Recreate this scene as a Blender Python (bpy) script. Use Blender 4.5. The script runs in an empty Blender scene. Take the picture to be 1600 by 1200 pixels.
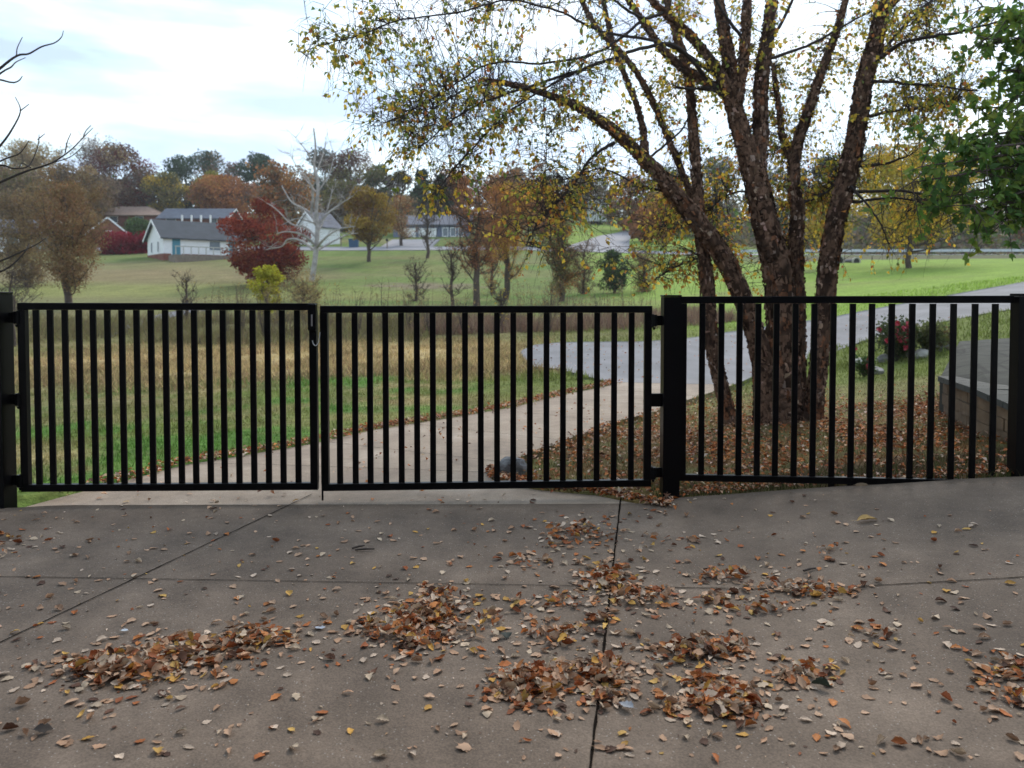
import bpy, math, random
import numpy as np
from math import radians, sin, cos, pi, sqrt, tan, atan2
random.seed(7); rng = np.random.default_rng(7)
C = bpy.context.scene
COL = C.collection
# ---------------------------------------------------------------- camera
PITCH = radians(2.0); CAMH = 1.55; SHIFT = -0.0588; F = 1200.0
cd = bpy.data.cameras.new("camera"); cam = bpy.data.objects.new("camera", cd); COL.objects.link(cam)
cam.location = (0, 0, CAMH); cam.rotation_euler = (radians(90) - PITCH, 0, 0)
cd.sensor_width = 36; cd.lens = 27.0; cd.shift_y = SHIFT; cd.clip_start = .05; cd.clip_end = 2000
cd.dof.use_dof = True; cd.dof.focus_distance = 4.3; cd.dof.aperture_fstop = 2.9
C.camera = cam
# ---------------------------------------------------------------- sky, sun, exposure
SUN_EL, SUN_AZ = radians(42), radians(28)      # azimuth from +Y towards +X
w = bpy.data.worlds.new("World"); C.world = w; w.use_nodes = True
nt = w.node_tree; nt.nodes.clear()
def N(nt, t, **k):
    n = nt.nodes.new(t)
    for a, b in k.items(): setattr(n, a, b)
    return n
def L(nt, a, b): nt.links.new(a, b)
out = N(nt, 'ShaderNodeOutputWorld'); add = N(nt, 'ShaderNodeAddShader')
sky = N(nt, 'ShaderNodeTexSky', sky_type='NISHITA', sun_disc=False, sun_elevation=SUN_EL, sun_rotation=SUN_AZ)
b1 = N(nt, 'ShaderNodeBackground'); b1.inputs[1].default_value = .05; L(nt, sky.outputs[0], b1.inputs[0])
tc = N(nt, 'ShaderNodeTexCoord'); mp = N(nt, 'ShaderNodeMapping'); mp.inputs['Scale'].default_value = (1.2, 1.2, 6.0)
L(nt, tc.outputs['Generated'], mp.inputs[0])
n1 = N(nt, 'ShaderNodeTexNoise'); n1.inputs['Scale'].default_value = 3.0; n1.inputs['Detail'].default_value = 6; n1.inputs['Roughness'].default_value = .5
L(nt, mp.outputs[0], n1.inputs['Vector'])
r1 = N(nt, 'ShaderNodeValToRGB'); L(nt, n1.outputs[0], r1.inputs[0])
e = r1.color_ramp.elements; e[0].position = .40; e[0].color = (.27, .32, .42, 1); e[1].position = .485; e[1].color = (.38, .49, .54, 1)
x = e.new(.58); x.color = (.55, .60, .62, 1)
b2 = N(nt, 'ShaderNodeBackground'); b2.inputs[1].default_value = .98; L(nt, r1.outputs[0], b2.inputs[0])
L(nt, b1.outputs[0], add.inputs[0]); L(nt, b2.outputs[0], add.inputs[1]); L(nt, add.outputs[0], out.inputs[0])
sd = bpy.data.lights.new("sun", 'SUN'); sun = bpy.data.objects.new("sun", sd); COL.objects.link(sun)
sd.energy = 1.45; sd.angle = radians(22); sd.color = (1, .92, .81)
sun.rotation_euler = (radians(90) - SUN_EL, 0, pi - SUN_AZ)
C.view_settings.view_transform = 'Standard'; C.view_settings.look = 'None'; C.view_settings.exposure = .80; C.view_settings.gamma = 1
C.cycles.max_bounces = 5; C.cycles.transparent_max_bounces = 6

# ---------------------------------------------------------------- helpers
def P(px, py, Y):
    u = (px - 800) / F; v = (600 - py) / F + SHIFT * 1600 / F
    d = np.array([u, v * sin(PITCH) + cos(PITCH), v * cos(PITCH) - sin(PITCH)])
    return np.array([0, 0, CAMH]) + d * (Y / d[1])
PXS = np.array([-1800, -800, 0, 200, 400, 600, 800, 950, 1100, 1300, 1450, 1600, 2400, 3400]); US = (PXS - 800) / F
YS = np.array([1, 6, 7.5, 9, 11, 14, 17, 20, 24, 28, 34, 40, 48, 55, 65, 75, 86, 100, 120, 140, 200, 300, 600.])
def row(*p):   # (Y,z) pairs
    return np.interp(np.log(YS), np.log([a for a, _ in p]), [b for _, b in p])
c0 = row((1, 0), (6, 0), (9, -.12), (14, -.3), (20, -.35), (28, -.1), (40, .55), (55, 1.6), (75, 4.2), (100, 7.2), (140, 13.5), (200, 23), (300, 34), (600, 45))
c4 = row((1, 0), (6, 0), (9, 0), (14, -.12), (20, -.25), (28, -.1), (40, .5), (55, 1.5), (75, 4.0), (100, 7.6), (140, 13.5), (200, 22), (300, 34), (600, 45))
c8 = row((1, 0), (6, 0), (14, 0), (20, 0), (28, .1), (40, .5), (55, 1.35), (75, 3.7), (100, 7.8), (140, 14), (200, 22), (300, 33), (600, 45))
c11 = row((1, 0), (6, .0), (14, .02), (20, .12), (28, .35), (40, .9), (55, 1.95), (75, 4.1), (100, 7.1), (140, 12), (200, 20), (300, 33), (600, 45))
c13 = row((1, 0), (6, .10), (9, .10), (14, .12), (20, .2), (28, 1.0), (40, 1.75), (55, 2.9), (75, 5.0), (100, 7.0), (140, 9), (200, 16), (300, 30), (600, 45))
c145 = row((1, 0), (6, .18), (9, .22), (14, .38), (20, .8), (28, 1.5), (40, 2.3), (55, 3.4), (75, 5.1), (100, 7.0), (140, 9), (200, 16), (300, 30), (600, 45))
c16 = row((1, 0), (6, .27), (9, .42), (14, .75), (20, 1.25), (28, 2.1), (40, 2.8), (55, 3.8), (75, 5.2), (100, 7.0), (140, 9), (200, 16), (300, 30), (600, 45))
tab = np.array([c0, c0, c0, c0 * .5 + c4 * .5, c4, c4 * .5 + c8 * .5, c8, c8 * .5 + c11 * .5, c11, c13, c145, c16, c16 * 1.1, c16 * 1.1])
FU = np.linspace(US[0], US[-1], 300); FL = np.linspace(0, math.log(600), 260)
_t = np.array([np.interp(FL, np.log(YS), r) for r in tab])
FT = np.array([np.interp(FU, US, _t[:, j]) for j in range(len(FL))]).T
for _ in range(4):
    p = np.pad(FT, 1, mode='edge'); FT = (p[:-2, 1:-1] + p[2:, 1:-1] + p[1:-1, :-2] + p[1:-1, 2:] + p[1:-1, 1:-1]) / 5
def T(x, y):
    x = np.asarray(x, float); y = np.asarray(y, float)
    yy = np.maximum(y, 6.0); u = x / yy; l = np.log(np.clip(np.where(y < 6, np.maximum(y, 1.0), y), 1, 599))
    fu = np.clip((u - FU[0]) / (FU[1] - FU[0]), 0, len(FU) - 1.001); fl = np.clip(l / (FL[1] - FL[0]), 0, len(FL) - 1.001)
    i = fu.astype(int); j = fl.astype(int); a = fu - i; b = fl - j
    z = FT[i, j] * (1 - a) * (1 - b) + FT[i + 1, j] * a * (1 - b) + FT[i, j + 1] * (1 - a) * b + FT[i + 1, j + 1] * a * b
    return z
def gp(px, py):
    """point where the line of sight through (px,py) meets the terrain"""
    Y = 1.2
    while Y < 400:
        p = P(px, py, Y)
        if p[2] < T(p[0], p[1]): break
        Y *= 1.006
    lo, hi = Y / 1.006, Y
    for _ in range(12):
        m = (lo + hi) / 2; p = P(px, py, m)
        if p[2] < T(p[0], p[1]): hi = m
        else: lo = m
    return P(px, py, hi)
def tag(o, label=None, cat=None, group=None, kind=None):
    if label: o['label'] = label
    if cat: o['category'] = cat
    if group: o['group'] = group
    if kind: o['kind'] = kind
    return o
def empty(name, loc, label, cat, group=None, rz=0):
    o = bpy.data.objects.new(name, None); COL.objects.link(o); o.location = loc; o.rotation_euler = (0, 0, rz); o.empty_display_size = .2
    return tag(o, label, cat, group)
def mesh(name, V, Fc, mat, parent=None, col=None, smooth=False, origin=None):
    """V (n,3); Fc list or (m,k) array; col (n,3) linear per-vertex"""
    V = np.asarray(V, float)
    off = np.array(parent.location) if parent is not None and parent.parent is None else (np.array(origin) if origin is not None else np.zeros(3))
    me = bpy.data.meshes.new(name)
    if isinstance(Fc, np.ndarray):
        k = Fc.shape[1]; m = len(Fc)
        me.vertices.add(len(V)); me.vertices.foreach_set('co', (V - off).astype(np.float32).ravel())
        me.loops.add(m * k); me.loops.foreach_set('vertex_index', Fc.astype(np.int32).ravel())
        me.polygons.add(m); me.polygons.foreach_set('loop_start', np.arange(0, m * k, k, dtype=np.int32))
        me.update(calc_edges=True)
    else:
        me.from_pydata([tuple(v) for v in (V - off)], [], [tuple(f) for f in Fc])
    if col is not None:
        a = me.color_attributes.new('tint', 'FLOAT_COLOR', 'POINT')
        c4_ = np.ones((len(V), 4), np.float32); c4_[:, :3] = col; a.data.foreach_set('color', c4_.ravel())
    if smooth: me.polygons.foreach_set('use_smooth', np.ones(len(me.polygons), bool))
    me.materials.append(mat); me.validate()
    o = bpy.data.objects.new(name, me); COL.objects.link(o)
    if parent is not None: o.parent = parent
    elif origin is not None: o.location = origin
    return o
class MB:
    def __init__(s): s.v = []; s.f = []
    def add(s, V, Fc):
        b = len(s.v); s.v += [tuple(v) for v in V]; s.f += [tuple(i + b for i in f) for f in Fc]; return s
    def box(s, a, b, bev=0):
        (x0, y0, z0), (x1, y1, z1) = a, b
        if bev:
            V = []
            for (z, i) in ((z0, bev), (z0 + bev, 0), (z1 - bev, 0), (z1, bev)):
                V += [(x0 + i, y0 + i, z), (x1 - i, y0 + i, z), (x1 - i, y1 - i, z), (x0 + i, y1 - i, z)]
            Fc = [(3, 2, 1, 0), (12, 13, 14, 15)]
            for k in range(3):
                for j in range(4): Fc.append((k * 4 + j, k * 4 + (j + 1) % 4, k * 4 + 4 + (j + 1) % 4, k * 4 + 4 + j))
            return s.add(V, Fc)
        V = [(x, y, z) for z in (z0, z1) for x, y in ((x0, y0), (x1, y0), (x1, y1), (x0, y1))]
        return s.add(V, [(3, 2, 1, 0), (4, 5, 6, 7), (0, 1, 5, 4), (1, 2, 6, 5), (2, 3, 7, 6), (3, 0, 4, 7)])
    def beam(s, p, q, wd, th, up=(0, 0, 1), bev=.003):
        """rectangular bar from p to q; wd along up, th across"""
        p = np.array(p, float); q = np.array(q, float); d = (q - p); ln = np.linalg.norm(d); d /= ln
        u = np.array(up, float); u -= d * u.dot(d); u /= np.linalg.norm(u); n = np.cross(d, u)
        a, b = wd / 2, th / 2; pr = [(a, b - bev), (a - bev, b), (-a + bev, b), (-a, b - bev), (-a, -b + bev), (-a + bev, -b), (a - bev, -b), (a, -b + bev)]
        V = [c + u * i + n * j for c in (p, q) for i, j in pr]
        Fc = [tuple(range(7, -1, -1)), tuple(range(8, 16))] + [(i, (i + 1) % 8, 8 + (i + 1) % 8, 8 + i) for i in range(8)]
        return s.add(V, Fc)
    def cyl(s, p, q, r, n=10, r2=None):
        p = np.array(p, float); q = np.array(q, float); d = q - p; d = d / np.linalg.norm(d)
        a = np.cross(d, (0, 0, 1) if abs(d[2]) < .9 else (1, 0, 0)); a /= np.linalg.norm(a); b = np.cross(d, a)
        r2 = r if r2 is None else r2
        V = [c + (a * cos(t) + b * sin(t)) * rr for c, rr in ((p, r), (q, r2)) for t in [2 * pi * i / n for i in range(n)]]
        return s.add(V, [tuple(range(n - 1, -1, -1)), tuple(range(n, 2 * n))] + [(i, (i + 1) % n, n + (i + 1) % n, n + i) for i in range(n)])
    def build(s, name, mat, parent=None, smooth=False, origin=None, xf=None):
        V = np.array(s.v, float)
        if xf is not None: V = V @ np.array(xf[0]).T + np.array(xf[1])
        return mesh(name, V, s.f, mat, parent, smooth=smooth, origin=origin)
# ---------------------------------------------------------------- materials
def mat(name, color=(.5, .5, .5), rough=.8, var=.0, scale=5., bump=0., bscale=None, attr=False, trans=0., metal=0., spec=None, detail=6., dist=.02, coords='Object', stretch=(1, 1, 1)):
    m = bpy.data.materials.new(name); m.use_nodes = True; nt = m.node_tree; bs = nt.nodes['Principled BSDF']; o = nt.nodes['Material Output']
    bs.inputs['Roughness'].default_value = rough; bs.inputs['Metallic'].default_value = metal
    if spec is not None: bs.inputs['Specular IOR Level'].default_value = spec
    tc = N(nt, 'ShaderNodeTexCoord'); mp = N(nt, 'ShaderNodeMapping'); mp.inputs['Scale'].default_value = stretch; L(nt, tc.outputs[coords], mp.inputs[0])
    if attr:
        a = N(nt, 'ShaderNodeAttribute', attribute_name='tint'); src = a.outputs['Color']
    else:
        r = N(nt, 'ShaderNodeRGB'); r.outputs[0].default_value = (*color, 1); src = r.outputs[0]
    if var:
        n = N(nt, 'ShaderNodeTexNoise'); n.inputs['Scale'].default_value = scale; n.inputs['Detail'].default_value = detail; L(nt, mp.outputs[0], n.inputs['Vector'])
        mr = N(nt, 'ShaderNodeMapRange'); mr.inputs[1].default_value = .3; mr.inputs[2].default_value = .7; mr.inputs[3].default_value = 1 - var; mr.inputs[4].default_value = 1 + var
        L(nt, n.outputs[0], mr.inputs[0]); mx = N(nt, 'ShaderNodeVectorMath', operation='MULTIPLY'); L(nt, src, mx.inputs[0]); L(nt, mr.outputs[0], mx.inputs[1]); src = mx.outputs[0]
    L(nt, src, bs.inputs['Base Color'])
    if bump:
        n2 = N(nt, 'ShaderNodeTexNoise'); n2.inputs['Scale'].default_value = bscale or scale * 3; n2.inputs['Detail'].default_value = 8; L(nt, mp.outputs[0], n2.inputs['Vector'])
        bp = N(nt, 'ShaderNodeBump'); bp.inputs['Strength'].default_value = bump; bp.inputs['Distance'].default_value = dist; L(nt, n2.outputs[0], bp.inputs['Height']); L(nt, bp.outputs[0], bs.inputs['Normal'])
    if trans:
        t = N(nt, 'ShaderNodeBsdfTranslucent'); L(nt, src, t.inputs[0]); ms = N(nt, 'ShaderNodeMixShader'); ms.inputs[0].default_value = trans
        L(nt, bs.outputs[0], ms.inputs[1]); L(nt, t.outputs[0], ms.inputs[2]); L(nt, ms.outputs[0], o.inputs[0])
    return m
def concrete(name, base, dark, light, speck=.5):
    m = bpy.data.materials.new(name); m.use_nodes = True; nt = m.node_tree; bs = nt.nodes['Principled BSDF']; bs.inputs['Roughness'].default_value = .8; bs.inputs['Specular IOR Level'].default_value = .3
    tc = N(nt, 'ShaderNodeTexCoord'); co = tc.outputs['Object']
    n = N(nt, 'ShaderNodeTexNoise'); n.inputs['Scale'].default_value = 1.1; n.inputs['Detail'].default_value = 9; n.inputs['Roughness'].default_value = .6; L(nt, co, n.inputs['Vector'])
    r = N(nt, 'ShaderNodeValToRGB'); L(nt, n.outputs[0], r.inputs[0]); e = r.color_ramp.elements
    e[0].position = .32; e[0].color = (*dark, 1); e[1].position = .68; e[1].color = (*light, 1); k = e.new(.5); k.color = (*base, 1)
    n2 = N(nt, 'ShaderNodeTexNoise'); n2.inputs['Scale'].default_value = 130; n2.inputs['Detail'].default_value = 3; L(nt, co, n2.inputs['Vector'])
    mr = N(nt, 'ShaderNodeMapRange'); mr.inputs[1].default_value = .3; mr.inputs[2].default_value = .7; mr.inputs[3].default_value = .72; mr.inputs[4].default_value = 1.28; L(nt, n2.outputs[0], mr.inputs[0])
    mx = N(nt, 'ShaderNodeVectorMath', operation='MULTIPLY'); L(nt, r.outputs[0], mx.inputs[0]); L(nt, mr.outputs[0], mx.inputs[1])
    v = N(nt, 'ShaderNodeTexVoronoi'); v.inputs['Scale'].default_value = 75; L(nt, co, v.inputs['Vector'])
    # pale aggregate showing in a few cells
    lt = N(nt, 'ShaderNodeMath', operation='LESS_THAN'); lt.inputs[1].default_value = .24; L(nt, v.outputs['Distance'], lt.inputs[0])
    sx = N(nt, 'ShaderNodeSeparateColor'); L(nt, v.outputs['Color'], sx.inputs[0]); gt = N(nt, 'ShaderNodeMath', operation='GREATER_THAN'); gt.inputs[1].default_value = .84; L(nt, sx.outputs[0], gt.inputs[0])
    mu = N(nt, 'ShaderNodeMath', operation='MULTIPLY'); L(nt, lt.outputs[0], mu.inputs[0]); L(nt, gt.outputs[0], mu.inputs[1])
    mu2 = N(nt, 'ShaderNodeMath', operation='MULTIPLY'); mu2.inputs[1].default_value = speck; L(nt, mu.outputs[0], mu2.inputs[0])
    mc = N(nt, 'ShaderNodeMix', data_type='RGBA'); L(nt, mu2.outputs[0], mc.inputs[0]); L(nt, mx.outputs[0], mc.inputs[6]); mc.inputs[7].default_value = (.42, .38, .34, 1)
    # worn dark blotches
    n3 = N(nt, 'ShaderNodeTexNoise'); n3.inputs['Scale'].default_value = 4.5; n3.inputs['Detail'].default_value = 8; n3.inputs['Roughness'].default_value = .7; L(nt, co, n3.inputs['Vector'])
    m3 = N(nt, 'ShaderNodeMapRange'); m3.inputs[1].default_value = .35; m3.inputs[2].default_value = .65; m3.inputs[3].default_value = .80; m3.inputs[4].default_value = 1.12; L(nt, n3.outputs[0], m3.inputs[0])
    m4 = N(nt, 'ShaderNodeVectorMath', operation='MULTIPLY'); L(nt, mc.outputs[2], m4.inputs[0]); L(nt, m3.outputs[0], m4.inputs[1])
    L(nt, m4.outputs[0], bs.inputs['Base Color'])
    bp = N(nt, 'ShaderNodeBump'); bp.inputs['Strength'].default_value = .5; bp.inputs['Distance'].default_value = .004; L(nt, n2.outputs[0], bp.inputs['Height']); L(nt, bp.outputs[0], bs.inputs['Normal'])
    return m
M = dict(
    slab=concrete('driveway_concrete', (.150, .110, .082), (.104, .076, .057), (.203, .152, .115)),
    apron=concrete('path_concrete', (.29, .225, .17), (.235, .18, .14), (.36, .29, .23), .3),
    joint=mat('joint_dirt', (.014, .011, .009), 1, .5, 30, spec=0.),
    asphalt=mat('asphalt', (.150, .148, .160), .85, .26, 1.3, .3, 120, dist=.005, stretch=(1, .4, 1)),
    road=mat('road_asphalt', (.22, .22, .245), .8, .1, .6),
    ground=mat('ground_grass', rough=.95, attr=True, var=.38, scale=9, bump=.6, bscale=30, dist=.04, spec=.1),
    paint=mat('black_paint', (.0012, .0012, .002), .36, .3, 6, .04, 240, dist=.001, spec=.14),
    steel=mat('steel_cable', (.6, .6, .62), .3, metal=.9),
    bark=mat('birch_bark', rough=.95, attr=True, var=.35, scale=14, bump=.9, bscale=38, dist=.02, spec=.1, stretch=(1, 1, .35)),
    twig=mat('twig_bark', (.030, .021, .018), .9, .3, 20),
    pale=mat('white_bark', (.34, .31, .30), .9, .35, 2.5),
    bark2=mat('dark_bark', (.075, .055, .045), .95, .35, 3, .5, 12),
    leaf=mat('foliage', rough=.55, attr=True, trans=.5, spec=.25),
    far=mat('far_foliage', rough=.9, attr=True, trans=.25, spec=.05),
    dry=mat('dry_leaf', rough=.65, attr=True, var=.22, scale=60, spec=.25, trans=.12),
    grass=mat('grass_blade', rough=.8, attr=True, trans=.3, spec=.15),
    stone=mat('stone', (.22, .21, .20), .85, .45, 7, .8, 12, dist=.03),
    boulder=mat('boulder', (.17, .17, .175), .85, .5, 12, .9, 16, dist=.03),
    wallblk=mat('wall_block', (.17, .115, .07), .9, .35, 5, .6, 18, dist=.02),
    coping=mat('coping_stone', (.065, .066, .058), .85, .25, 3, .4, 22, dist=.01),
    flag=mat('flagstone', (.036, .038, .030), .95, .45, 3.5, .5, 14, dist=.01), white=mat('white_siding', (.80, .80, .82), .7, .04, 3), cream=mat('cream_trim', (.7, .68, .62), .7),
    brick=mat('red_brick', (.20, .075, .055), .9, .3, 1.5), bluewall=mat('blue_grey_siding', (.13, .16, .24), .8, .1, 1),
    greenwall=mat('green_grey_siding', (.13, .15, .14), .8, .1, 1),
    shingle=mat('grey_shingle', (.048, .055, .068), .9, .2, 1.4), shingle2=mat('blue_grey_shingle', (.085, .10, .135), .9, .2, 1.4),
    shingle3=mat('brown_shingle', (.26, .18, .145), .9, .2, 1.4), shingle4=mat('slate_shingle', (.12, .125, .155), .9, .2, 1.4), glass=mat('window_glass', (.12, .15, .19), .15),
    teal=mat('teal_door', (.06, .22, .30), .6), bin=mat('blue_bin', (.02, .07, .14), .5), wood=mat('deck_wood', (.20, .16, .13), .9, .2, 4),
    rail=mat('galvanised_rail', (.5, .53, .58), .5, .1, 3, metal=.2), pink=mat('rose_petal', (.50, .045, .085), .6, .3, 20), concr=mat('pale_concrete', (.45, .43, .40), .9, .2, 3), black=mat('black_plastic', (.012, .014, .018), .5), paper=mat('white_scrap', (.7, .72, .75), .7), rubber=mat('black_rubber', (.015, .015, .015), .6),
)
def flagify(m):
    nt = m.node_tree; bs = nt.nodes['Principled BSDF']; src = bs.inputs['Base Color'].links[0].from_socket; tc = N(nt, 'ShaderNodeTexCoord'); v = N(nt, 'ShaderNodeTexVoronoi', feature='DISTANCE_TO_EDGE'); v.inputs['Scale'].default_value = 1.9; L(nt, tc.outputs['Object'], v.inputs['Vector'])
    r = N(nt, 'ShaderNodeMapRange'); r.inputs[1].default_value = .02; r.inputs[2].default_value = .04; r.inputs[3].default_value = .35; r.inputs[4].default_value = 1; L(nt, v.outputs[0], r.inputs[0]); x = N(nt, 'ShaderNodeVectorMath', operation='MULTIPLY'); L(nt, src, x.inputs[0]); L(nt, r.outputs[0], x.inputs[1]); L(nt, x.outputs[0], bs.inputs['Base Color'])
flagify(M['flag'])
# ---------------------------------------------------------------- noise helper (for colours)
def vnoise(x, y, s, seed=0):
    x = np.asarray(x) * s + seed * 17.3; y = np.asarray(y) * s - seed * 9.1
    i = np.floor(x).astype(int); j = np.floor(y).astype(int); a = x - i; b = y - j; a = a * a * (3 - 2 * a); b = b * b * (3 - 2 * b)
    h = lambda i, j: (np.sin(i * 127.1 + j * 311.7 + seed * 7.7) * 43758.5453) % 1.0
    return (h(i, j) * (1 - a) + h(i + 1, j) * a) * (1 - b) + (h(i, j + 1) * (1 - a) + h(i + 1, j + 1) * a) * b
def inpoly(x, y, poly):
    x = np.asarray(x); y = np.asarray(y); r = np.zeros(x.shape, bool); n = len(poly)
    for k in range(n):
        x0, y0 = poly[k][:2]; x1, y1 = poly[(k + 1) % n][:2]
        if y0 == y1: continue
        r ^= ((y0 > y) != (y1 > y)) & (x < (x1 - x0) * (y - y0) / (y1 - y0) + x0)
    return r
# ---------------------------------------------------------------- paved outlines in plan
pathL = [gp(*p) for p in ((22, 800), (140, 768), (286, 729), (374, 715), (481, 697), (581, 674), (748, 647), (806, 637), (879, 618), (955, 603), (962, 598))]
pathR = [gp(*p) for p in ((1047, 800), (930, 777), (835, 768), (768, 752), (762, 742), (806, 719), (864, 697), (958, 661), (1016, 647), (1075, 626), (1150, 601))]
aspN = [gp(*p) for p in ((812, 556), (832, 573), (872, 577), (957, 599), (1050, 600), (1150, 601), (1210, 574), (1290, 546), (1360, 530), (1464, 505), (1530, 492), (1590, 483), (1680, 470))]
aspF = [gp(*p) for p in ((812, 549), (835, 539), (875, 535), (960, 534), (1000, 534), (1060, 530), (1130, 520), (1200, 510), (1308, 494), (1390, 478), (1490, 460), (1600, 442), (1700, 426))]
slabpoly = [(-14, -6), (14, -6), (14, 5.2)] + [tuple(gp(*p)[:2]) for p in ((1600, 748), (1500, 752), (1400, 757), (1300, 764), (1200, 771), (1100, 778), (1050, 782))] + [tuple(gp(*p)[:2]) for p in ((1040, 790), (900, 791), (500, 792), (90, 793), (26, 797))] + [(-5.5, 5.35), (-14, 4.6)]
pathpoly = [p[:2] for p in pathL] + [p[:2] for p in pathR[::-1]]
asppoly = [p[:2] for p in aspN] + [p[:2] for p in aspF[::-1]]
def paved(x, y): return inpoly(x, y, slabpoly) | inpoly(x, y, pathpoly) | inpoly(x, y, asppoly)
# ---------------------------------------------------------------- ground colour by place
GREEN = np.array([.125, .150, .040]); LUSH = np.array([.075, .165, .03]); BRIGHT = np.array([.195, .285, .05]); OLIVE = np.array([.165, .145, .065]); TAN = np.array([.34, .25, .125]); SOIL = np.array([.13, .085, .05]); RUST = np.array([.24, .10, .045])
def blob(x, y, cx, cy, rx, ry, soft=.5, wob=.35, seed=0):
    d = np.sqrt(((x - cx) / rx) ** 2 + ((y - cy) / ry) ** 2) + (vnoise(x / rx, y / ry, 3.0, seed) - .5) * wob * 2
    return np.clip((1 + soft / 2 - d) / soft, 0, 1)
def gcol(x, y):
    x = np.asarray(x, float); y = np.asarray(y, float)
    c = np.ones(x.shape + (3,)) * GREEN
    def mix(c, k, w): return c * (1 - w[..., None]) + np.array(k) * w[..., None]
    n = vnoise(x, y, .35, 1) * .6 + vnoise(x, y, 1.3, 2) * .4
    st = vnoise(x * .35, y, 1.1, 3)                      # bands across the slope
    dry = np.clip((n * .5 + st * .5 - .38) * 5, 0, 1)
    left = np.clip((1.0 - x) / 2.5, 0, 1) * (y < 30)
    c = mix(c, OLIVE * 1.15, dry * .75 * left)
    c = mix(c, TAN * .9, np.clip((vnoise(x, y * 1.6, .55, 33) * .6 + vnoise(x, y, 1.9, 34) * .4 - .52) * 5, 0, 1) * .6 * left)
    c = mix(c, LUSH, np.clip((vnoise(x * .5, y, .9, 5) * .6 + vnoise(x, y, 2.4, 55) * .4 - .50) * 6, 0, 1) * .85 * left * (y < 16))
    # dry meadow band
    c = mix(c, TAN * 1.2, blob(x, y, -7, 21, 9, 5.2, .7, .3, 4) * .85)
    c = mix(c, OLIVE * 1.1, blob(x, y, -9.5, 13, 3.0, 5, 1., .4, 6) * .8)
    c = mix(c, SOIL * 1.4, blob(x, y, -2.5, 16.3, 4, 1.0, .8, .4, 7) * .6)
    c = mix(c, OLIVE, blob(x, y, -12, 34, 22, 9, .6, .3, 8) * .8)
    # far lawns
    far = np.clip((y - 40) / 8, 0, 1)
    c = mix(c, np.array([.130, .175, .050]), far * .9)
    c = mix(c, np.array([.17, .155, .075]), far * np.clip((vnoise(x * .3, y, .22, 21) * .6 + vnoise(x * .4, y, .9, 22) * .4 - .48) * 5, 0, 1) * .65)
    c = mix(c, LUSH * 1.1, far * np.clip((vnoise(x * .2, y, .4, 23) - .6) * 5, 0, 1) * .5)
    c = mix(c, BRIGHT * 1.05, np.clip((x - 4) / 6, 0, 1) * np.clip((y - 22) / 6, 0, 1) * .9)
    c = mix(c, OLIVE * 1.2, far * np.clip((vnoise(x * .25, y, .35, 9) - .5) * 4, 0, 1) * .5 * (x < 25))
    c = mix(c, np.array([.24, .18, .10]), blob(x, y, -38, 70, 17, 8, .8, .3, 10) * .85)
    c = mix(c, np.array([.19, .165, .085]), np.clip((-x / np.maximum(y, 1) - .28) / .15, 0, 1) * np.clip((y - 28) / 8, 0, 1) * np.clip(vnoise(x, y, .12, 24) * 1.6, 0, 1) * .7)
    c = mix(c, np.array([.23, .24, .08]), blob(x, y, -32, 58, 26, 5, .8, .3, 11) * .7)
    c = mix(c, np.array([.20, .15, .11]), blob(x, y, -7.0, 63, 4.5, 2.2, .6, .4, 12) * .8)
    c = mix(c, np.array([.10, .085, .06]), (np.clip((y - 77) / 2, 0, 1) * np.clip((95 - y) / 2, 0, 1) * np.clip((x - 22) / 6, 0, 1)) * .9)
    c = mix(c, SOIL, np.clip((y - 108) / 15, 0, 1) * np.clip((x - 30) / 10, 0, 1) * .7)
    # leaf-strewn ground under the birch
    lit = blob(x, y, 3.2, 8.0, 3.8, 2.6, .7, .3, 13)
    c = mix(c, (OLIVE * .5 + SOIL * .5), lit * .75)
    c = mix(c, RUST * .9, lit * np.clip((vnoise(x, y, 6, 14) - .45) * 4, 0, 1) * .6)
    c = mix(c, SOIL * .7, blob(x, y, 3.4, 6.15, 1.3, .35, .6, .3, 15) * .9)
    c = mix(c, OLIVE * 1.25, blob(x, y, 4.2, 11.0, 3, 1.2, .9, .4, 16) * .7)
    v = .8 + .4 * vnoise(x, y, 2.3, 17)
    return c * v[..., None]
# terrain mesh
def spaced(a, b, n, k):
    t = np.linspace(-1, 1, n); s = np.sinh(t * k) / math.sinh(k); return (a + b) / 2 + s * (b - a) / 2
xs = spaced(-420, 420, 300, 4.6)
ys = np.concatenate([np.linspace(-12, 5, 18), 5 + (np.exp(np.linspace(0, 1, 300) * math.log(56)) - 1) * (8.6), ])
ys = np.unique(ys); ys = np.append(ys, [520, 590])
XX, YY = np.meshgrid(xs, ys, indexing='ij'); ZZ = T(XX, YY)
ZZ = ZZ + (vnoise(XX, YY, .8, 30) - .5) * .05 * np.clip((YY - 6.5) / 2, 0, 1)
hole = np.zeros(XX.shape, bool)
for dx in (-.12, 0, .12):
    for dy in (-.12, 0, .12): hole |= paved(XX + dx, YY + dy)
nonpav = ~hole
for dx, dy in ((.22, 0), (-.22, 0), (0, .3), (0, -.3)): nonpav |= ~paved(XX + dx, YY + dy)
ZG = np.where(hole, ZZ - .09, ZZ + .012)
nx, ny = XX.shape; idx = np.arange(nx * ny).reshape(nx, ny)
quads = np.stack([idx[:-1, :-1], idx[1:, :-1], idx[1:, 1:], idx[:-1, 1:]], -1).reshape(-1, 4)
mesh('ground', np.stack([XX, YY, ZG], -1).reshape(-1, 3), quads, M['ground'], col=gcol(XX, YY).reshape(-1, 3), smooth=True)['kind'] = 'structure'
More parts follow.
